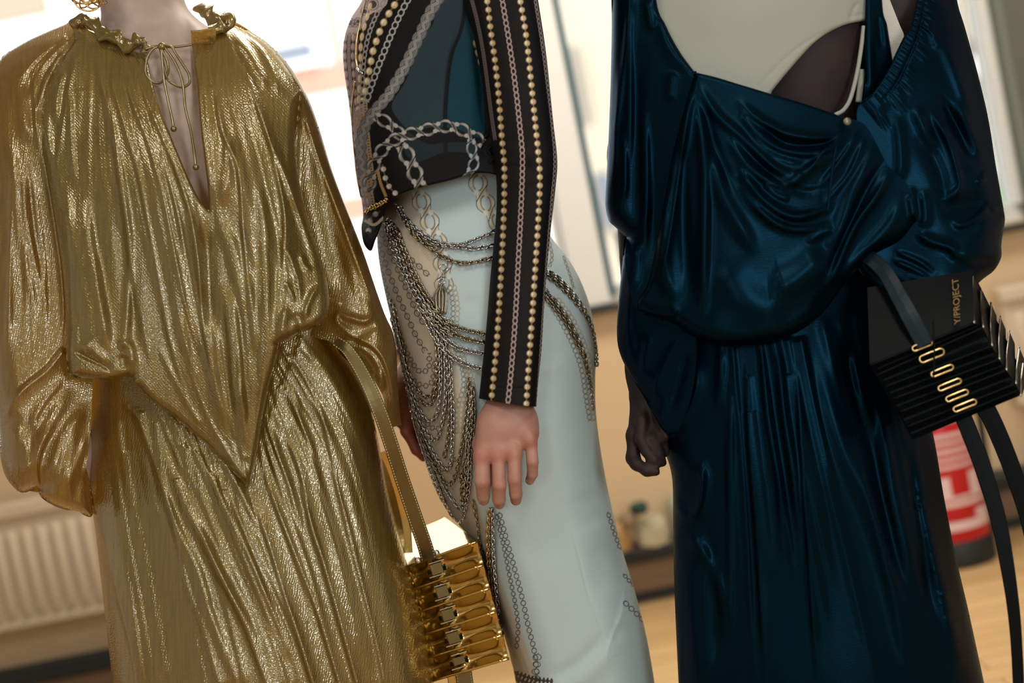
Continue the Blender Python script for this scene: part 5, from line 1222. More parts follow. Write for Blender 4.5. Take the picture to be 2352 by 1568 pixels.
# ------------------------------------------------------------------ person in the dark blue draped dress
def satin(name, rot=0.2, base=(0.0010, 0.0098, 0.0190, 1)):
    m = mat(name, base, 0.35, 0.7); noise_bump(m, (90, 330, 1), 0.28, 0.0009, 'UV', 3.0, rot)
    m.node_tree.nodes['Principled BSDF'].inputs['Specular IOR Level'].default_value = 0.25
    m.node_tree.nodes['Principled BSDF'].inputs['Specular Tint'].default_value = (0.15, 0.36, 0.48, 1)
    return m
M['satin'] = satin('midnight_blue_satin'); M['satin_skirt'] = satin('midnight_blue_satin_skirt', 1.4)
M['cream'] = noise_bump(mat('cream_jersey', srgb(154, 156, 144), 0.75), (600, 600, 1), 0.10, 0.0004)
M['cream_knit'] = noise_bump(mat('cream_ribbed_knit', srgb(200, 196, 184), 0.8), (60, 420, 1), 0.5, 0.001, 'UV', 2.0, 0.5)
M['dull_metal'] = noise_bump(mat('dull_brass_snap', (0.17, 0.15, 0.11, 1), 0.4, 1.0), (90, 90, 90), 0.05, 0.0005, 'Object')

fm = C(1930, 1600, 2.2)
dark = empty('person', 'person in a draped midnight blue satin dress over a cream bodysuit', 'person', (fm[0], fm[1], 0))
nk = C(1765, -330, 2.24); hc = up_from(nk, 0.16); sqd = (FW, 1.35)
body = [(C(1785, -150, 2.22), C(1800, 120, 2.22), .145, .142, .08, sqd), (C(1800, 120, 2.22), C(1840, 480, 2.22), .142, .115, .08, sqd), (C(1830, 560, 2.23), C(1840, 780, 2.24), .12, .13, .08, sqd),
        (C(1560, -190, 2.25), C(2010, -230, 2.25), .055, .055, .07), (C(1775, -220, 2.24), nk, .062, .056, .05), (nk, up_from(nk, .10), .055, .055, .03),
        (C(1500, -170, 2.25), C(1465, 360, 2.25), .05, .04, .05), (C(1465, 360, 2.25), C(1484, 850, 2.22), .038, .028, .03), (C(1484, 850, 2.22), C(1488, 910, 2.215), .026, .027, .02),
        (C(2050, -220, 2.23), C(2075, 40, 2.20), .05, .048, .05), (C(2075, 40, 2.20), C(2180, 380, 2.22), .046, .04, .03), (C(2180, 380, 2.22), C(2190, 600, 2.14), .036, .028, .03)]
hipc = C(1830, 880, 2.20)
for k_ in (-0.07, 0.07):
    hp = hipc + np.array([k_, 0, 0]); kn = np.array([hp[0], hp[1], 0.48]); an = np.array([hp[0], hp[1] + .03, 0.09])
    body += [(hp, kn, .076, .052, .05), (kn, an, .052, .036, .03), (an + np.array([0, .02, -.05]), an + np.array([0, -.15, -.06]), .034, .026, .03)]
body += head_prims(hc, (-0.1, -1, 0))
dh = [(C(1484, 850, 2.215), C(1484, 905, 2.20), px(34), px(32), .02), (C(1484, 905, 2.20), C(1478, 960, 2.185), px(30), px(28), .02), (C(1500, 920, 2.19), C(1515, 1010, 2.17), px(24), px(24), .02)]
dh += fchain([(1470, 940, 2.19), (1456, 1000, 2.175), (1454, 1052, 2.165), (1462, 1066, 2.155)], [20, 17, 15, 13.5], .008)           # index finger, straight down
dh += fchain([(1462, 1066, 2.155), (1486, 1080, 2.145), (1506, 1083, 2.14)], [13.5, 13, 10.5], .006)                              # its bent tip
dh += fchain([(1488, 930, 2.185), (1474, 965, 2.165), (1473, 1010, 2.155), (1484, 1034, 2.15)], [17, 14, 12.5, 12], .007)
dh += fchain([(1484, 1034, 2.15), (1500, 1054, 2.145), (1512, 1062, 2.145)], [12, 13, 10], .006)
dh += fchain([(1505, 960, 2.175), (1502, 1010, 2.155), (1512, 1040, 2.15), (1522, 1062, 2.15)], [17, 14, 12, 10], .006)
dh += fchain([(1520, 960, 2.18), (1524, 1010, 2.165), (1528, 1040, 2.16)], [16, 13, 10], .006)
dh += fchain([(1500, 900, 2.185), (1520, 950, 2.16), (1528, 1000, 2.15)], [20, 16, 12], .01)
build_body('body', body, [(dh, 0.0022, 2)], M['skin_dark'], dark, [], h=0.008)
eyes_hair(hc, (-0.1, -1, 0), dark, M['hair_black'])

# ---- cream bodysuit with its side cut-out
bs = Panel([(1440, -260), (1470, -60), (1505, 30), (1560, 130), (1600, 210), (1700, 230), (1760, 226), (1774, 208), (1798, 178), (1834, 136), (1868, 100), (1904, 74), (1944, 56), (1986, 48), (1986, 48), (1990, 0), (2000, -260), (2000, -260)],
           [(1480, -100, 2.14), (1560, 80, 2.095), (1700, 60, 2.07), (1800, 80, 2.072), (1900, 20, 2.085), (1985, 20, 2.115), (1700, 220, 2.07), (1900, -200, 2.09), (1560, -200, 2.12)], 4,
           [([(1760, 226), (1798, 178), (1834, 136), (1868, 100), (1904, 74), (1944, 56), (1986, 48)], 6, .006)], [rd([(1975, 5), (1960, 20), (1952, 52)], 4, -4), rd([(1946, 38), (1986, 34)], 3, -3), rd([(1560, 60), (1700, 20), (1850, 10)], 50, 6), rd([(1720, 220), (1830, 112), (1950, 44)], 3, -2)])
bs_o = bs.build('bodysuit', M['cream'], dark)
for nm, pts, dd, r in (('bodysuit_strap', [(1918, 264), (1936, 254), (1950, 234), (1960, 204), (1970, 160), (1978, 110), (1984, 60)], (2.085, 2.09, 2.10, 2.105), .0030), ('bodysuit_strap', [(1972, 235), (1976, 200), (1980, 160)], (2.11, 2.11), .0045)):
    L = cr(pts, 8); b = MB(); b.tube(P(L[:, 0], L[:, 1], np.interp(np.linspace(0, 1, len(L)), np.linspace(0, 1, len(dd)), dd)), r, 8); b.build(nm, M['cream'], bs_o, True)
Panel([(2022, -60), (2022, -60), (2044, 0), (2066, 56), (2076, 84), (2062, 112), (2046, 148), (2046, 148), (2036, 100), (2028, 50), (2018, -60), (2018, -60)], [(2040, 40, 2.125)], 3, [], []).build('knit_insert', M['cream_knit'], bs_o)
Panel([(1990, -260), (1988, 0), (1984, 100), (1986, 190), (1984, 250), (2010, 260), (2060, 180), (2052, 150), (2038, 60), (2026, 0), (2020, -260)], [(1990, 0, 2.10), (2040, 120, 2.105), (2000, 240, 2.095), (2010, -250, 2.12)], 3, [([(1990, -260), (1988, 0), (1984, 100), (1986, 190)], 10, .01), ([(2020, -260), (2026, 0), (2038, 60), (2052, 150)], 10, .01)], [rd([(2000, 0), (1998, 120), (2004, 220)], 9, 6), rd([(2016, 20), (2026, 120)], 7, -5)]).build('shoulder_strap', M['satin'], dark)

# ---- skirt
DK_L = [(1500, 740), (1484, 860), (1488, 930), (1504, 985), (1528, 1040), (1544, 1100), (1546, 1200), (1548, 1320), (1552, 1430), (1560, 1600), (1570, 1800)]
DK_R = [(2050, 600), (2090, 760), (2122, 900), (2148, 1020), (2168, 1140), (2196, 1280), (2224, 1400), (2262, 1575), (2310, 1800)]
dk_f = fan([(1640, 780), (1655, 1000), (1660, 1250), (1665, 1600)], [(1850, 770), (1900, 1000), (1980, 1300), (2060, 1600)], 13, 10, 7, 'r', 0.6, (0.02, 0.3), 31)
dk_f += fan([(1880, 720), (1940, 950), (2020, 1250), (2090, 1600)], [(2030, 700), (2090, 950), (2150, 1250), (2230, 1600)], 9, 12, 6, 'r', 0.6, (0.05, 0.2), 32)
for pts, w_, a_, k in (
    ([(1684, 800), (1678, 1000), (1677, 1230), (1680, 1500)], 9, 10, 'r'), ([(1656, 800), (1650, 960)], 10, 8, 'r'), ([(1748, 790), (1758, 921), (1773, 1023), (1790, 1130), (1800, 1300)], 8, 13, 'r'), ([(1788, 780), (1800, 947), (1820, 1080), (1840, 1250)], 9, 14, 'r'),
    ([(1715, 800), (1720, 1000), (1740, 1250), (1760, 1600)], 20, 14, 's'), ([(1830, 780), (1840, 1000), (1860, 1300), (1880, 1600)], 22, 14, 's'),
    ([(1881, 760), (1902, 896), (1938, 1023), (1993, 1151), (2030, 1253), (2070, 1390), (2100, 1560)], 24, 20, 'r'), ([(2020, 900), (2032, 990), (2052, 1125), (2088, 1278), (2110, 1380)], 22, 22, 'r'), ([(2100, 1090), (2126, 1200), (2150, 1290), (2178, 1406), (2210, 1560)], 17, 15, 'r'),
    ([(1990, 900), (2010, 1050), (2050, 1250), (2100, 1450)], 16, -14, 'r'), ([(2080, 1000), (2110, 1200), (2150, 1450)], 12, -12, 'r'), ([(1940, 760), (1960, 900), (2000, 1060)], 14, -10, 'r'),
    ([(1540, 1110), (1556, 1160), (1576, 1190), (1598, 1172), (1610, 1110), (1616, 1040)], 11, 16, 'r'), ([(1556, 1190), (1590, 1240), (1630, 1290), (1660, 1370), (1672, 1450)], 14, 12, 'r'), ([(1604, 1060), (1614, 1110), (1604, 1170), (1585, 1200)], 18, 14, 's'),
    ([(1600, 820), (1596, 900), (1560, 980), (1530, 1040)], 16, 12, 's'), ([(1560, 900), (1530, 970), (1520, 1010)], 10, 7, 'r'), ([(1630, 1180), (1640, 1350), (1650, 1560)], 16, -12, 'r'), ([(1570, 1250), (1580, 1400), (1610, 1600)], 20, 10, 'r')):
    dk_f.append(rd(pts, w_, a_, k))
r_ = np.random.default_rng(77)
for i in range(26):
    t_ = r_.uniform(0, 1); x = 2108 + 75 * t_ + r_.uniform(-10, 12); y = 1130 + 300 * t_
    dk_f.append(rd([(x - 8, y - 6), (x, y + r_.uniform(-5, 5)), (x + 9, y + 5)], 5, 1.8 * r_.choice([-1, 1])))
dsk = Panel([DK_L[0], (1600, 720), (1750, 720), (1900, 660), (2000, 610)] + DK_R + [(2310, 1800), (1950, 1830), (1570, 1800)] + DK_L[::-1],
            [(1500, 800, 2.13), (1650, 800, 2.085), (1850, 780, 2.075), (2060, 760, 2.12), (1530, 1100, 2.13), (1700, 1100, 2.075), (1900, 1100, 2.06), (2130, 1050, 2.12), (1560, 1560, 2.13), (1750, 1560, 2.075), (2000, 1560, 2.06), (2240, 1560, 2.12), (1580, 1800, 2.13), (1900, 1800, 2.06), (2290, 1800, 2.12)], 2.6, [(DK_L, 70, .09), (DK_R, 80, .09)], dk_f, amp=0.9)
dsk.build('skirt', M['satin_skirt'], dark, back=.09)

# ---- left sleeve (image left), upper and lower drape
DL_L = [(1405, -80), (1405, 60), (1402, 200), (1397, 330), (1391, 440), (1391, 476), (1398, 506), (1414, 522), (1440, 546)]
Panel([(1420, -260)] + DL_L + [(1440, 546), (1436, 600), (1450, 680), (1480, 720), (1540, 620), (1570, 480), (1590, 300), (1600, 175), (1596, 166), (1596, 166), (1562, 120), (1530, 60), (1506, -10), (1490, -260)],
      [(1440, -200, 2.13), (1430, 100, 2.125), (1480, 100, 2.105), (1590, 180, 2.06), (1420, 450, 2.125), (1500, 400, 2.095), (1480, 680, 2.10), (1560, 500, 2.085)], 2.6, [(DL_L, 46, .06), ([(1596, 166), (1562, 120), (1530, 60), (1506, -10), (1490, -260)], 12, .012)],
      [rd([(1448, -60), (1440, 60), (1432, 150), (1420, 260), (1404, 330)], 6, 10), rd([(1424, 130), (1416, 250), (1412, 360), (1404, 440)], 6, 9), rd([(1460, -40), (1446, 80), (1448, 220), (1446, 400)], 9, 10), rd([(1478, 220), (1482, 320), (1484, 460), (1478, 600)], 10, 12), rd([(1432, 300), (1436, 420), (1426, 480)], 6, 8), rd([(1484, -10), (1492, 40), (1500, 80)], 10, 9), rd([(1546, 160), (1540, 200), (1536, 240)], 12, 9),
       rd([(1464, 80), (1462, 240), (1460, 480), (1450, 600)], 18, -14), rd([(1510, 20), (1530, 100), (1580, 170)], 12, 5), rd([(1455, 540), (1462, 600), (1450, 680)], 12, 10), rd([(1500, 250), (1505, 450), (1490, 620)], 22, -10)]).build('sleeve', M['satin'], dark, back=.06)
DLL = [(1438, 530), (1430, 600), (1420, 700), (1417, 770), (1424, 812), (1444, 856), (1468, 896), (1486, 926)]
Panel(DLL + [(1500, 950), (1524, 990), (1552, 1000), (1590, 900), (1600, 780), (1580, 700), (1520, 600), (1470, 540)],
      [(1430, 650, 2.15), (1440, 820, 2.15), (1520, 650, 2.11), (1540, 850, 2.10), (1530, 970, 2.105)], 3, [(DLL, 46, .05), ([(1486, 926), (1500, 950), (1524, 990), (1552, 1000)], 14, .015)],
      [rd([(1454, 620), (1444, 700), (1440, 790)], 8, 8), rd([(1470, 560), (1490, 640), (1480, 720)], 10, 8), rd([(1560, 770), (1520, 850), (1500, 920)], 8, 7), rd([(1500, 760), (1480, 820), (1476, 880)], 10, 8), rd([(1580, 800), (1560, 880), (1540, 950)], 10, -8), rd([(1460, 740), (1470, 830), (1490, 900)], 14, -8)]).build('sleeve_cuff', M['satin'], dark, back=.05)

# ---- cowl bodice
co_f = fan([(1700, 225), (1760, 320), (1860, 350), (1950, 300)], [(1690, 440), (1780, 530), (1860, 540), (1940, 480)], 6, 9, 6, 'r', .5, (.15, .15), 41)
for pts, w_, a_, k in (
    ([(1592, 186), (1574, 300), (1556, 430), (1530, 590), (1500, 690)], 12, 9, 's'), ([(1590, 200), (1572, 290), (1562, 380)], 12, 10, 'r'), ([(1600, 190), (1612, 300), (1618, 420), (1616, 580), (1612, 700), (1590, 760)], 13, 18, 'r'), ([(1530, 420), (1522, 540), (1530, 640), (1556, 724)], 18, 16, 'r'), ([(1578, 260), (1570, 460), (1580, 640), (1580, 740)], 17, -14, 'r'),
    ([(1596, 178), (1640, 256), (1708, 318), (1780, 386), (1840, 420)], 11, 12, 'r'), ([(1634, 330), (1656, 440), (1700, 520), (1740, 590)], 17, 13, 'r'), ([(1606, 210), (1640, 330), (1690, 450)], 12, -9, 'r'),
    ([(1688, 222), (1738, 270), (1809, 306), (1905, 316), (1955, 292)], 10, 14, 'r'), ([(1700, 250), (1768, 328), (1860, 352), (1937, 326), (1985, 296)], 10, 13, 'r'), ([(1656, 280), (1717, 378), (1799, 424), (1870, 380), (1950, 330)], 12, 13, 'r'),
    ([(1682, 357), (1748, 449), (1824, 496), (1900, 476), (1930, 460)], 10, 13, 'r'), ([(1700, 440), (1784, 515), (1860, 526), (1922, 508)], 10, 11, 'r'), ([(1740, 270), (1800, 330), (1880, 332), (1950, 306)], 9, -10, 'r'), ([(1700, 330), (1780, 410), (1850, 440), (1910, 420)], 10, -9, 'r'),
    ([(1760, 660), (1800, 658), (1850, 630), (1905, 575)], 36, 20, 'r'), ([(1640, 600), (1720, 690), (1820, 720)], 40, 10, 'r'), ([(2056, 378), (2014, 449), (1955, 535), (1892, 690)], 10, 16, 'r'), ([(2023, 327), (1964, 434), (1938, 510), (1900, 604)], 19, 17, 'r'), ([(2040, 350), (1985, 440), (1945, 530), (1895, 650)], 9, -12, 'r'),
    ([(2090, 440), (2102, 510)], 10, 10, 'r'), ([(2080, 440), (2050, 510), (1980, 590), (1920, 660)], 14, 12, 'r'), ([(1955, 296), (1900, 340), (1850, 400)], 6, 7, 'r'), ([(1975, 300), (1930, 370), (1880, 430)], 7, 8, 'r'), ([(1990, 310), (1950, 400), (1890, 470)], 7, 7, 'r'), ([(1920, 520), (1870, 545), (1850, 560)], 9, 8, 'r'),
    ([(1860, 720), (1890, 690), (1930, 640)], 14, -12, 'r'), ([(1480, 710), (1520, 722), (1550, 716), (1540, 690)], 8, 9, 'r')):
    co_f.append(rd(pts, w_, a_, k))
co = Panel([(1596, 166), (1596, 166), (1640, 176), (1700, 194), (1780, 218), (1860, 242), (1945, 272), (1945, 272), (1990, 290), (2040, 380), (2088, 430), (2106, 520), (2106, 520), (2070, 556), (2020, 580), (1990, 600), (1950, 640), (1926, 672), (1892, 716), (1850, 752), (1790, 780), (1710, 795), (1640, 790), (1590, 772), (1545, 742), (1500, 728), (1468, 718), (1466, 690), (1488, 650), (1508, 560), (1524, 470), (1546, 350), (1574, 240)],
           [(1596, 170, 2.045), (1760, 220, 2.04), (1945, 275, 2.05), (1540, 400, 2.045), (1700, 480, 2.01), (1880, 450, 2.02), (2060, 440, 2.05), (1490, 700, 2.075), (1640, 740, 2.02), (1780, 730, 2.015), (1900, 660, 2.03), (2090, 510, 2.05)], 2.4,
           [([(1596, 166), (1700, 194), (1780, 218), (1860, 242), (1945, 272)], 6, .006), ([(1468, 718), (1466, 690), (1488, 650), (1508, 560), (1524, 470), (1546, 350), (1574, 240), (1594, 175)], 14, .02), ([(2106, 520), (2070, 556), (2020, 580), (1990, 600), (1926, 672), (1892, 716), (1850, 752), (1790, 780), (1710, 795), (1640, 790), (1590, 772), (1545, 742), (1468, 718)], 34, .045)], co_f, amp=1.05)
cob = co.build('cowl_bodice', M['satin'], dark)
b = MB(); sp_ = P1(1946, 279, 2.036); nrm_ = -FW
b.lathe([(0, .0022), (.004, .0020), (.0056, .0010), (.0060, -.001), (0, -.002)], sp_, 18, -FW + 0.1 * RT); b.build('snap_button', M['dull_metal'], cob, True)
cord('drawcord', [(1932, 300), (1918, 350), (1908, 420), (1900, 490)], (2.03, 2.012, 2.0, 1.998), .0017, M['satin'], cob)

# ---- right sleeve with its ruched edge
DR_R = [(2180, -120), (2198, 0), (2216, 62), (2246, 170), (2270, 272), (2286, 372), (2298, 440), (2306, 486), (2308, 510), (2300, 560), (2300, 590), (2284, 620), (2256, 642), (2234, 664)]
dr_f = []
for pts, w_, a_ in (([(2098, 240), (2126, 302), (2138, 360)], 14, 12), ([(2060, 260), (2070, 360), (2064, 430)], 12, 8), ([(2130, 240), (2179, 328), (2202, 400), (2204, 432), (2173, 456), (2158, 436)], 9, 14), ([(2150, 260), (2215, 355), (2243, 408)], 13, 12), ([(2190, 220), (2241, 328), (2264, 388)], 12, 14), ([(2250, 200), (2276, 300), (2290, 420)], 7, 8),
                    ([(2270, 470), (2241, 501), (2207, 517), (2184, 504)], 8, 12), ([(2100, 530), (2137, 553), (2186, 570), (2190, 600)], 11, 14), ([(2045, 595), (2105, 621), (2140, 640)], 7, 9), ([(2050, 575), (2110, 600), (2150, 630)], 7, 8), ([(2278, 486), (2260, 538), (2215, 582), (2190, 610)], 30, 20), ([(2090, 424), (2104, 512)], 9, 12), ([(2120, 430), (2126, 500), (2110, 530)], 12, 9),
                    ([(2150, 200), (2200, 300), (2240, 400)], 10, -12), ([(2110, 300), (2160, 400), (2165, 480)], 16, -12), ([(2275, 450), (2220, 470), (2150, 480)], 20, -14), ([(2300, 480), (2268, 474), (2262, 500)], 9, 10), ([(2190, 600), (2230, 612), (2290, 600)], 12, -8), ([(2262, 388), (2258, 410), (2240, 425)], 8, 10),
                    ([(2150, 60), (2200, 180), (2250, 320)], 16, 10), ([(2130, 40), (2160, 120)], 12, 8), ([(2080, 620), (2140, 660), (2200, 665)], 12, 8)): dr_f.append(rd(pts, w_, a_))
rL = cr([(2112, -20), (2094, 60), (2070, 120), (2048, 172), (2020, 214), (1992, 246)], 12); tt_ = np.gradient(rL, axis=0); tt_ /= np.linalg.norm(tt_, axis=1)[:, None]
r_ = np.random.default_rng(51)
for i in range(0, len(rL), 2):
    n_ = np.array([-tt_[i][1], tt_[i][0]]); n_ = n_ if n_[0] > 0 else -n_; n_ = n_ + np.array([0.1, 0.35]); ln_ = r_.uniform(26, 58)
    p0 = rL[i] - n_ * 12; p1 = rL[i] + n_ * ln_ * .45; p2 = rL[i] + n_ * ln_ + np.array([4, 10])
    dr_f.append(rd([tuple(p0), tuple(p1), tuple(p2)], 4.2, 6 * r_.uniform(.6, 1.3), 'r', 0.05, .5))
dr_f.append(rd([(2130, -20), (2112, 70), (2084, 140), (2056, 196), (2010, 250)], 4, -6))
dr = Panel([(2110, -120), (2112, -20), (2092, 60), (2076, 84), (2060, 116), (2044, 150), (2024, 188), (2000, 218), (1976, 236), (1968, 262), (1974, 300), (2000, 380), (2026, 440), (2030, 500), (2020, 550), (1970, 600), (1990, 640), (2040, 660), (2100, 676), (2170, 690), (2234, 672)] + DR_R[::-1],
           [(2120, -100, 2.15), (2110, 40, 2.10), (2050, 180, 2.07), (1985, 260, 2.06), (2180, 200, 2.085), (2260, 300, 2.11), (2080, 420, 2.065), (2180, 440, 2.065), (2290, 500, 2.10), (2060, 590, 2.07), (2160, 620, 2.05), (2260, 600, 2.07), (2200, 0, 2.14)], 2.4,
           [(DR_R, 52, .06), ([(2000, 604), (2040, 640), (2100, 676), (2170, 690), (2234, 672)], 20, .03), ([(2112, -20), (2092, 60), (2076, 84), (2044, 150), (2000, 218), (1976, 236)], 6, .006)], dr_f, amp=1.0)
dr.build('sleeve', M['satin'], dark, back=.06)
# ------------------------------------------------------------------ bags
def gold_leather(name, base, rough):
    m = mat(name, base, rough, 1.0); noise_bump(m, (60, 60, 60), 0.25, 0.0012, 'Object'); return m
M['gold_leather'] = gold_leather('mirror_gold_leather', (0.62, 0.43, 0.15, 1), 0.16)
M['gold_strap'] = noise_bump(mat('aged_gold_leather', (0.17, 0.125, 0.050, 1), 0.36, 0.8), (120, 120, 120), 0.3, 0.0008, 'Object')
M['stitch'] = noise_bump(mat('pale_stitching', srgb(196, 184, 140), 0.6), (60, 60, 60), 0.1, 0.0005, 'Object')
M['silver_hw'] = noise_bump(mat('silver_hardware', (0.66, 0.64, 0.60, 1), 0.15, 1.0), (60, 60, 60), 0.05, 0.0005, 'Object')
M['black_leather'] = noise_bump(mat('black_leather', (0.002, 0.0035, 0.004, 1), 0.46, 0.0, **{'Specular IOR Level': 0.07}), (160, 160, 160), 0.2, 0.0006, 'Object')
M['blue_leather'] = noise_bump(mat('blue_black_leather', (0.003, 0.011, 0.016, 1), 0.38, 0.0, **{'Specular IOR Level': 0.16}), (160, 160, 160), 0.25, 0.0008, 'Object')
M['gold_hw'] = noise_bump(mat('gold_hardware', (0.62, 0.44, 0.20, 1), 0.2, 1.0), (60, 60, 60), 0.05, 0.0005, 'Object')

def ribbon(name, pts, wid, dep, th, m, parent, n=10, stitch=None):
    L = cr(pts, n * 2); t = np.linspace(0, 1, len(L)); w_ = np.interp(t, np.linspace(0, 1, len(wid)), wid) / 2; d = (lambda q: np.interp(t, np.linspace(0, 1, len(q)), q[:, 1]))(cr([(i, v) for i, v in enumerate(dep)], 8)) if len(dep) > 2 else np.interp(t, np.linspace(0, 1, len(dep)), dep)
    g = np.gradient(L, axis=0); g /= np.linalg.norm(g, axis=1)[:, None]; nr = np.stack([-g[:, 1], g[:, 0]], 1)
    offs = [(-1, 0.25), (-0.9, 0), (0, -0.12), (0.9, 0), (1, 0.25), (1, 0.75), (0.9, 1), (-0.9, 1), (-1, 0.75)]; k = len(offs); V = []
    for i in range(len(L)):
        for s, z in offs:
            q = L[i] + nr[i] * w_[i] * s; V.append(P1(q[0], q[1], d[i] + th * z))
    Fc = [(i * k + j, i * k + (j + 1) % k, (i + 1) * k + (j + 1) % k, (i + 1) * k + j) for i in range(len(L) - 1) for j in range(k)]
    b = MB(); b.add(V, Fc); b.add(V[:k], [list(range(k))]); b.add(V[-k:], [list(range(k))[::-1]])
    o = b.build(name, m, parent, False)
    if stitch:
        arc = np.concatenate([[0], np.cumsum(np.linalg.norm(np.diff(L, axis=0), axis=1))]); b = MB()
        for s in (-0.82, 0.82):
            for a in np.arange(4, arc[-1] - 4, 6.5):
                q = [np.interp(a + e, arc, L[:, 0] + nr[:, 0] * w_ * s) for e in (-1.8, 1.8)]; r_ = [np.interp(a + e, arc, L[:, 1] + nr[:, 1] * w_ * s) for e in (-1.8, 1.8)]
                dd = np.interp(a, arc, d) - 0.0005
                b.tube([P1(q[0], r_[0], dd), P1(q[1], r_[1], dd)], .0007, 4)
        so = b.build('stitching', M[stitch], o); so['kind'] = 'stuff'
    return o
def bil(c, u, v):
    """bilinear px/depth patch with corners TL TR BR BL"""
    tl, tr, br, bl = (np.asarray(k, float) for k in c)
    u = np.asarray(u)[..., None]; v = np.asarray(v)[..., None]
    return tl * (1 - u) * (1 - v) + tr * u * (1 - v) + br * u * v + bl * (1 - u) * v
def patch(name, c, m, parent, nu=28, nv=12, hfun=None, v0=0, v1=1, smooth=True):
    U, Vv = np.meshgrid(np.linspace(0, 1, nu), np.linspace(v0, v1, nv)); q = bil(c, U, Vv)
    d = q[..., 2] - (hfun(U, Vv) if hfun else 0)
    V = P(q[..., 0], q[..., 1], d).reshape(-1, 3); i = np.arange(nu * nv).reshape(nv, nu)
    Q = np.stack([i[:-1, :-1], i[1:, :-1], i[1:, 1:], i[:-1, 1:]], -1).reshape(-1, 4)
    return make_mesh(name, V, Q, m, parent, smooth)

# ---- gold bag
gb_loc = P1(1050, 1560, 2.29)
gb = empty('handbag', 'mirror gold accordion handbag hanging on a strap beside the gold gown', 'handbag', gb_loc)
GF = [(928, 1304, 2.30), (1096, 1243, 2.245), (1169, 1512, 2.235), (986, 1565, 2.29)]
npl = 5
def gh(U, V):
    f = (V * npl) % 1.0
    pocket = np.abs(2 * f - 1) ** 1.6
    e = np.clip(np.minimum(U, 1 - U) / 0.10, 0, 1)
    belt = np.exp(-((U - 0.41) / 0.085) ** 4)
    return 0.013 * pocket * (0.35 + 0.65 * e) + 0.006 * belt * (1 - pocket) - 0.004 * np.sin(np.clip((U - 0.52) / 0.45, 0, 1) * math.pi) * (1 - pocket) - 0.004 * np.sin(np.clip((0.31 - U) / 0.31, 0, 1) * math.pi) * (1 - pocket)
for k in range(npl):
    e_ = 1e-4; patch('pleat', GF, M['gold_leather'], gb, 64, 22, gh, k / npl + e_, (k + 1) / npl - e_)
for k in range(npl + 1):
    q = bil(GF, np.linspace(0, 1, 30), np.full(30, k / npl)); b = MB()
    b.tube(P(q[:, 0], q[:, 1], q[:, 2] - 0.0135 * (0.35 + 0.65 * np.clip(np.minimum(np.linspace(0, 1, 30), 1 - np.linspace(0, 1, 30)) / .1, 0, 1))), .0022, 8); b.build('piping', M['gold_leather'], gb, True)
BK = [(912, 1240, 2.49), (1020, 1186, 2.455), (1094, 1450, 2.42), (950, 1512, 2.46)]
lidc = [BK[0], BK[1], GF[1], GF[0]]
patch('lid', lidc, M['gold_leather'], gb, 20, 14, lambda U, V: 0.002 * np.sin(U * 5 + V * 3) + 0.003 * np.sin(V * math.pi))
patch('gusset', [GF[1], BK[1], BK[2], GF[2]], M['gold_leather'], gb, 12, 30, lambda U, V: 0.006 * np.abs(np.sin(V * math.pi * npl)))
patch('gusset', [BK[0], GF[0], GF[3], BK[3]], M['gold_leather'], gb, 12, 30, lambda U, V: 0.006 * np.abs(np.sin(V * math.pi * npl)))
patch('back_panel', [BK[1], BK[0], BK[3], BK[2]], M['gold_leather'], gb, 6, 6); patch('base', [GF[3], GF[2], BK[2], BK[3]], M['gold_leather'], gb, 10, 6)
def plate(name, cx, cy, d, hw, hh, rot, th, m, parent, bev=.001):
    k = d / F; c_, s_ = math.cos(rot), math.sin(rot); a = (RT * c_ - UP * s_) * hw * k; b_ = (UP * c_ + RT * s_) * hh * k
    b = MB(); b.frame(P1(cx, cy, d), a, b_, FW * th / 2, bev); return b.build(name, m, parent)
for k in range(npl):
    q = bil(GF, np.array([0.41]), np.array([(k + 0.5) / npl]))[0]
    pl = plate('belt_loop', q[0], q[1], q[2] - .0105, 14, 13 if k < 4 else 9, -0.30, .003, M['gold_strap'], gb)
    for sgn in (-1, 1):
        x = q[0] + 4 * sgn * 0.25; y = q[1] + sgn * 16
        plate('buckle_bar', x, y, q[2] - .0125, 19, 1.6, -0.30, .002, M['silver_hw'], pl, .0005)
    for sgn in (-1, 1): plate('slot', q[0] + sgn * 17.5, q[1] - sgn * 5 + 3, q[2] - .0085, 3, 5, -0.30, .003, M['black_leather'], pl, .0005)
ribbon('strap', [(770, 782), (800, 806), (838, 868), (872, 945), (898, 1020), (922, 1095), (950, 1178), (975, 1250), (985, 1286)], (24, 30, 34, 34, 35, 36), (2.19, 2.175, 2.165, 2.175, 2.20, 2.225, 2.262), .0035, M['gold_strap'], gb, 10, 'stitch')
for (x, y) in ((960, 1287), (1002, 1270)):
    b = MB(); b.lathe([(0, .0022), (.003, .0018), (.0045, .0004), (.005, -.001)], P1(x, y, 2.262), 14, -FW); b.build('rivet', M['silver_hw'], gb, True)
ribbon('rear_strap', [(872, 1040), (892, 1085), (912, 1150), (926, 1215), (930, 1270)], (24, 30, 34, 36), (2.33, 2.34, 2.35, 2.345), .0035, M['gold_leather'], gb)
ribbon('lower_strap', [(1062, 1532), (1070, 1580), (1082, 1660)], (40, 38, 38), (2.27, 2.27), .0035, M['gold_strap'], gb, 10, 'stitch')
ribbon('lower_strap', [(1040, 1538), (1048, 1590), (1058, 1660)], (30, 30, 30), (2.31, 2.31), .0035, M['gold_leather'], gb)

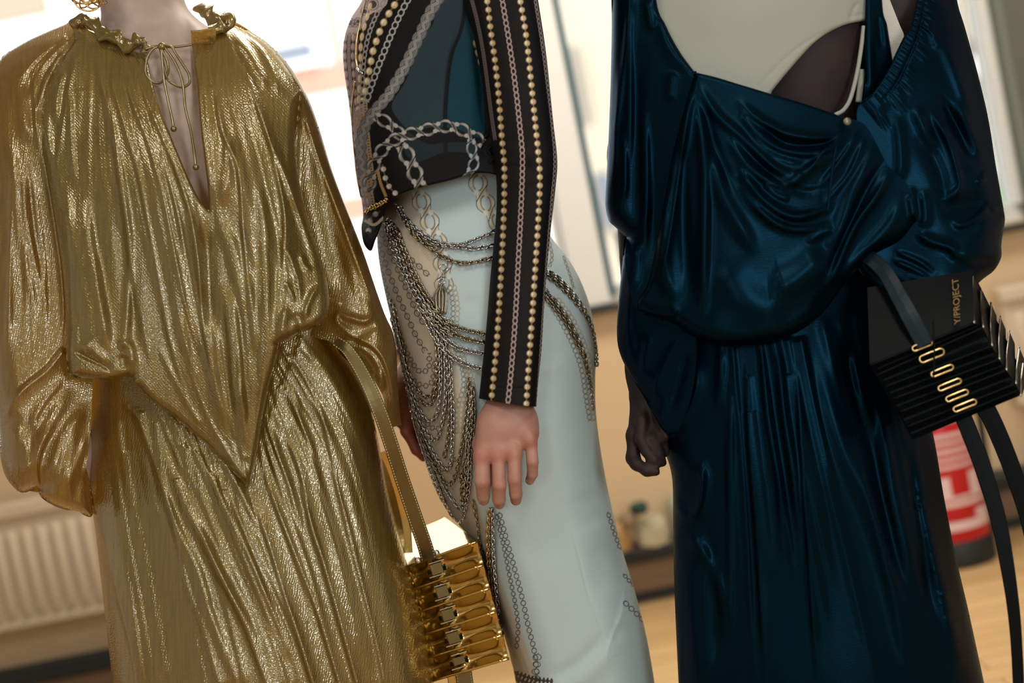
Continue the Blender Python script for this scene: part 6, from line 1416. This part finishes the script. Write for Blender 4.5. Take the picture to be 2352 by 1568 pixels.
# ---- black bag
bb = empty('handbag', 'black leather accordion handbag with gold paperclip hardware beside the blue dress', 'handbag', P1(2180, 980, 2.03))
FR = [(2237, 742), (2258, 752), (2278, 794), (2295, 825), (2311, 850), (2333, 881), (2344, 908)]
FL = [(1999, 838), (2012, 862), (2032, 888), (2050, 916), (2066, 946), (2082, 980), (2096, 1010)]
BR = [(2234, 622), (2252, 662), (2276, 695), (2297, 726), (2318, 759), (2341, 797), (2350, 830)]
dF = lambda k: 1.985 + 0.002 * k
def leaf_h(U, V): return 0.004 * np.sin(math.pi * V) + 0.002 * np.sin(U * 5)
# flap with the lettering
patch('flap', [(1992, 660, 2.04), (2234, 620, 2.03), (2238, 744, 1.983), (1998, 840, 1.983)], M['black_leather'], bb, 24, 16, lambda U, V: 0.003 * np.sin(math.pi * V))
for k in range(6):
    a, b_, c_, d_ = FL[k], FR[k], FR[k + 1], FL[k + 1]
    patch('pleat', [(*a, dF(k)), (*b_, dF(k)), (*c_, dF(k + 1)), (*d_, dF(k + 1))], M['black_leather'], bb, 30, 9, lambda U, V: -0.012 * np.sin(math.pi * V) ** 1.0 + 0.0025 * np.sin(U * 4 + 2))
    q = np.linspace(0, 1, 24); L_ = np.array(a)[None] * (1 - q[:, None]) + np.array(b_)[None] * q[:, None]
    b = MB(); b.tube(P(L_[:, 0], L_[:, 1], np.full(24, dF(k) - .001)), .0016, 6); b.build('pleat_edge', M['black_leather'], bb, True)
for k in range(7):
    # side leaf: from the front fold back to the rear of the bag, with a polished edge
    f, r_ = FR[k], BR[k]
    nx = FR[k + 1] if k < 6 else (2346, 912)
    patch('side_leaf', [(*r_, 2.085), (r_[0] + 13, r_[1] + 30, 2.10), (nx[0], nx[1], dF(k) + .01), (*f, dF(k))], M['black_leather'], bb, 8, 10, lambda U, V: -0.006 * np.sin(math.pi * U))
    L_ = cr([r_, ((f[0] + r_[0]) / 2 - 2, (f[1] + r_[1]) / 2 + 6), f], 8); b = MB(); b.tube(P(L_[:, 0], L_[:, 1], np.linspace(2.083, dF(k) - .001, len(L_))), .0014, 6); b.build('leaf_edge', M['silver_hw'], bb, True)
patch('back_panel', [(2234, 622, 2.10), (1990, 670, 2.10), (2096, 1000, 2.09), (2346, 850, 2.10)], M['black_leather'], bb, 8, 8); patch('base', [(*FL[6], dF(6)), (*FR[6], dF(6)), (2350, 832, 2.10), (2110, 960, 2.09)], M['black_leather'], bb, 10, 6)
patch('side_panel', [(1992, 660, 2.04), (1999, 838, dF(0)), (2096, 1010, dF(6)), (2110, 960, 2.09)], M['black_leather'], bb, 6, 10)
def clip(cx, cy, d, hl, hw, rot):
    k = d / F; pts = []
    for t in np.linspace(-math.pi / 2, math.pi / 2, 7): pts.append((hl - hw + hw * math.cos(t), hw * math.sin(t)))
    for t in np.linspace(math.pi / 2, 3 * math.pi / 2, 7): pts.append((-hl + hw + hw * math.cos(t), hw * math.sin(t)))
    c_, s_ = math.cos(rot), math.sin(rot)
    pts = [P1(cx, cy, d) + k * ((x * c_ - y * s_) * RT - (x * s_ + y * c_) * UP) for x, y in pts]
    b = MB(); b.tube(pts, .0013, 6, True); return b.build('clip', M['gold_hw'], bb, True)
for (x, y, hl, hw) in ((2118, 793, 24, 6), (2140, 816, 30, 8), (2164, 851, 27, 6), (2181, 883, 28, 6), (2198, 908, 27, 6), (2216, 931, 28, 6)): clip(x, y, 1.978, hl, hw, -0.38)
ribbon('strap', [(1990, 585), (2032, 624), (2066, 682), (2098, 740), (2126, 792)], (34, 38, 42, 42), (2.05, 2.02, 1.99, 1.975), .004, M['blue_leather'], bb, 10)
ribbon('hang_strap', [(2200, 930), (2226, 990), (2258, 1075), (2290, 1180), (2312, 1290), (2328, 1400), (2336, 1500), (2342, 1640)], (38, 40, 38, 36, 30, 27, 26), (2.04, 2.03, 2.02, 2.02), .004, M['black_leather'], bb)
ribbon('hang_strap', [(2258, 925), (2290, 990), (2326, 1080), (2362, 1190), (2390, 1320)], (44, 42, 40, 38), (2.06, 2.06), .004, M['black_leather'], bb)
cord('hang_cord', [(2143, 735), (2146, 800), (2144, 870)], (1.97, 1.968), .0011, M['black_leather'], bb)
fc = bpy.data.curves.new('logo', 'FONT'); fc.body = 'Y/PROJECT'; fc.size = 1.0; fc.extrude = 0.04
fo = bpy.data.objects.new('logo', fc); COL.objects.link(fo); bpy.context.view_layer.update()
tm = fo.evaluated_get(bpy.context.evaluated_depsgraph_get()).to_mesh()
tv = np.array([v.co[:] for v in tm.vertices]); tf = [list(p.vertices) for p in tm.polygons]
COL.objects.unlink(fo); bpy.data.objects.remove(fo)
tx = tv[:, 0] / tv[:, 0].max(); ty = tv[:, 1] / 0.72
X_ = 2206 - 5 * tx - 15 * ty; Y_ = 742 - 104 * tx + 4 * ty; V_ = (Y_ - 620) / 124.0
b = MB(); b.add(P(X_, Y_, 2.031 - 0.048 * V_ - 0.0055 - 0.012 * tv[:, 2]), tf); b.build('gold_lettering', M['gold_hw'], bb)
